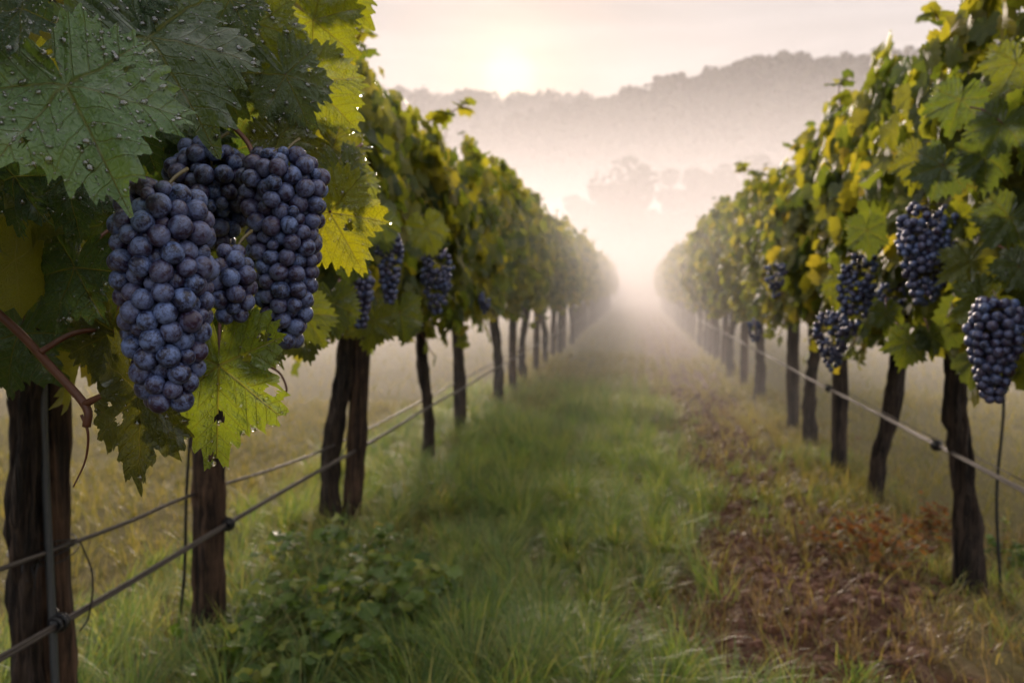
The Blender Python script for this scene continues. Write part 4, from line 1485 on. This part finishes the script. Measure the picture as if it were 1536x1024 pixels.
M_FOREST = mat_simple_noise('forest_leaves', (0.020, 0.026, 0.012), (0.060, 0.058, 0.026), 0.05)
M_TREE = mat_simple_noise('tree_leaves', (0.022, 0.030, 0.012), (0.065, 0.065, 0.024), 0.4)
M_SLOPE = mat_simple_noise('hill_slope', (0.025, 0.030, 0.014), (0.055, 0.055, 0.025), 0.04)


def hill(name, label, pts, dist, depth, seed, tree_h, ntree, base_z=-2.0, lump=26.0):
    """a wooded ridge whose crest passes through the given silhouette pixels at distance dist"""
    C = np.array([sil(px, py, d_ if (d_ := dist) else dist) for px, py in pts])
    pa = np.linspace(0, len(C) - 1, 120)
    crest = np.stack([np.interp(pa, np.arange(len(C)), C[:, k]) for k in range(3)], -1)
    crest[:, 2] -= tree_h * 1.7
    inward = -unit(crest[:, :2])
    rows = 26
    s = np.linspace(-0.6, 1, rows)                         # -0.6 behind the crest .. 1 at the foot
    V = np.zeros((rows, 120, 3))
    for i, q in enumerate(s):
        xy = crest[:, :2] + inward * (q * depth)
        f = np.cos(np.clip(abs(q), 0, 1) * np.pi / 2) ** 1.1 if q >= 0 else np.cos(abs(q) * 1.2)
        z = base_z + (crest[:, 2] - base_z) * f
        z = z + (fbm(xy[:, 0] / lump, xy[:, 1] / lump, seed, 3) - 0.5) * lump * 0.3 * f * (0 if abs(q) < 0.02 else 1)
        V[i, :, :2], V[i, :, 2] = xy, z
    i, j = np.meshgrid(np.arange(rows - 1), np.arange(119), indexing='ij')
    q = np.stack([i * 120 + j, i * 120 + j + 1, (i + 1) * 120 + j + 1, (i + 1) * 120 + j], -1).reshape(-1, 4)
    o = link('hills', make_mesh('hills', V.reshape(-1, 3), [q], M_SLOPE))
    tag(o, label + ', the bare slope under the trees', 'hill', kind='structure')
    g = np.random.default_rng(seed)
    mb = MB()
    m = ntree
    fi, fj = g.uniform(0.30, 0.85, m) ** 1.0 * (rows - 1), g.random(m) * 118.99
    k = m // 4
    fi[:k] = g.uniform(0.30, 0.42, k) * (rows - 1)
    a, b = fi.astype(int), fj.astype(int)
    P = V[a, b] + (V[np.minimum(a + 1, rows - 1), b] - V[a, b]) * (fi - a)[:, None] + (V[a, b + 1] - V[a, b]) * (fj - b)[:, None]
    hh = tree_h * (0.4 + 0.85 * g.random(m) ** 1.6)
    nl = 46
    ph, th = np.arccos(g.uniform(-0.6, 1, (m, nl))), g.uniform(0, 2 * np.pi, (m, nl))
    rad = hh[:, None] * 0.42 * (0.75 + 0.4 * g.random((m, nl)))
    D = np.stack([np.sin(ph) * np.cos(th), np.sin(ph) * np.sin(th), np.cos(ph) * 1.15], -1)
    Q = P[:, None] + D * rad[..., None] + np.array((0, 0, 1.0)) * (hh * 0.55)[:, None, None]
    Q = Q.reshape(-1, 3)
    Nn = D.reshape(-1, 3) + g.normal(0, 0.5, (m * nl, 3))
    Tt = g.normal(0, 1, (m * nl, 3))
    V2, fs, uv = scatter_leaves(TPL_FAR, Q, Tt, Nn, np.repeat(hh, nl) * g.uniform(0.10, 0.2, m * nl), g)
    f = link('forest', make_mesh('forest', V2, fs, M_FOREST))
    tag(f, label, 'forest', kind='stuff')


hill('ridge', 'wooded ridge climbing to the right above the mist',
     [(420, 245), (560, 222), (640, 212), (720, 196), (790, 178), (850, 158), (905, 138), (960, 124), (1010, 112), (1060, 115), (1110, 103), (1160, 99),
      (1210, 88), (1260, 90), (1310, 80), (1400, 72), (1500, 66), (1640, 60)], 900, 520, 5, 23.0, 2200, -6.0, 110.0)
hill('far ridge', 'faint far wooded ridge under the rising sun',
     [(250, 112), (400, 118), (520, 122), (600, 121), (680, 124), (760, 127), (830, 131), (900, 130), (1000, 130), (1150, 135)], 1380, 420, 6, 26.0, 800, -6.0, 180.0)


def tree(label, px, py_top, dist, wpx, seed, group='trees standing in the valley mist'):
    p = sil(px, py_top, dist)
    x, y, h = p[0], p[1], float(p[2]) * 1.1
    g = np.random.default_rng(seed)
    e = link('valley_tree', None, None, (x, y, 0))
    tag(e, label, 'tree', group)
    rc = wpx * 0.80 * dist / F
    tb, lb = MB(), MB()
    tb.add(*tube([(0, 0, -1), (0.1, 0, h * 0.3), (-0.1, 0.1, h * 0.45), (0, 0, h * 0.6)], [0.35, 0.28, 0.18, 0.06], 9, 0.3, seed))
    cl = []
    for k in range(34):
        a, q = g.uniform(0, 6.28), math.sqrt(g.random()) * 0.8
        c = np.array((rc * q * math.cos(a), rc * q * math.sin(a), h * (0.22 + 0.64 * g.random() * (1 - 0.35 * q))))
        cl.append((c, rc * g.uniform(0.32, 0.5)))
        tb.add(*tube(smooth_path([(0, 0, h * 0.3), c * (0.5, 0.5, 0.8), c], 6), np.linspace(0.12, 0.03, 6), 6))
    P = []
    Dn = []
    for c, r_ in cl:
        D = unit(g.normal(0, 1, (110, 3)))
        P.append(c + D * r_ * g.uniform(0.55, 1.0, (110, 1)) * (1, 1, 0.85))
        Dn.append(D)
    P, Dn = np.concatenate(P), np.concatenate(Dn)
    P[:, 2] = np.minimum(P[:, 2], h)
    lb.add(*scatter_leaves(TPL_FAR, P, g.normal(0, 1, P.shape), Dn + g.normal(0, .5, P.shape), g.uniform(0.25, 0.55, len(P)), g))
    link('trunk', tb.mesh('trunk', M_BARK), e)
    link('crown', lb.mesh('crown', M_TREE), e)


for k, (px, py, d, w, lab) in enumerate([
        (948, 226, 105, 84, 'roundest darkest tree in the middle of the valley mist'),
        (905, 262, 112, 46, 'low tree just left of the roundest misty tree'),
        (868, 278, 118, 48, 'faintest low tree at the left end of the misty tree line'),
        (1010, 246, 118, 52, 'small pale tree just right of the roundest misty tree'),
        (1062, 222, 122, 56, 'middle tree of the misty line, twin of its taller neighbour'),
        (1112, 208, 120, 66, 'tall tree in the misty line before the right leaf wall'),
        (1165, 206, 118, 60, 'tree at the right end of the misty line, close to the vine tops'),
        (1215, 196, 116, 66, 'misty tree partly hidden by the right row of vines')]):
    tree(lab, px, py, d, w, 700 + k)

# ------------------------------------------------------------------ air
def box(name, x0, x1, y0, y1, z0, z1, mat, label):
    V = [(x, y, z) for x in (x0, x1) for y in (y0, y1) for z in (z0, z1)]
    q = [(0, 1, 3, 2), (4, 6, 7, 5), (0, 4, 5, 1), (2, 3, 7, 6), (0, 2, 6, 4), (1, 5, 7, 3)]
    o = link(name, make_mesh(name, V, [np.array(q)], mat, smooth=False))
    tag(o, label, name, kind='stuff')
    return o


AIR = (0.985, 0.945, 0.945)
box('haze', -2020, 2020, -230, 2020, -12, 400, mat_air('thin_haze', 0.00014, 0.2, AIR), 'thin even morning haze over the whole valley')
D0 = 0.080
zs = [1.7, 2.7, 3.8, 5.2, 7.0, 9.6, 13.5]
ys = [4.6, 6.2, 8.0, 10.5, 13.0, 16.0, 19.0]
HS = 2.5
pz = [0.0] + zs
for k, z in enumerate(zs):
    a = math.exp(-(pz[k] + z) / 2 / HS)
    b = math.exp(-(z + zs[k + 1]) / 2 / HS) if k + 1 < len(zs) else 0.0
    box('mist', -900 - 3 * k, 900 + 3 * k, ys[k], 1250 + 3 * k, -8 - 0.1 * k, z, mat_air('ground_mist', D0 * (a - b), 0.34, AIR),
        'white ground mist lying between the rows and over the fields behind')['group'] = 'ground mist'

for k, (y0, z1, d) in enumerate(((58, 20, 0.0050), (150, 40, 0.0017))):
    box('mist', -1000 - 3 * k, 1000 + 3 * k, y0, 860 + 3 * k, -9 - 0.1 * k, z1, mat_air('valley_mist', d, 0.22, AIR),
        ('low' if k == 0 else 'high') + ' bank of mist filling the valley below the wooded ridge')
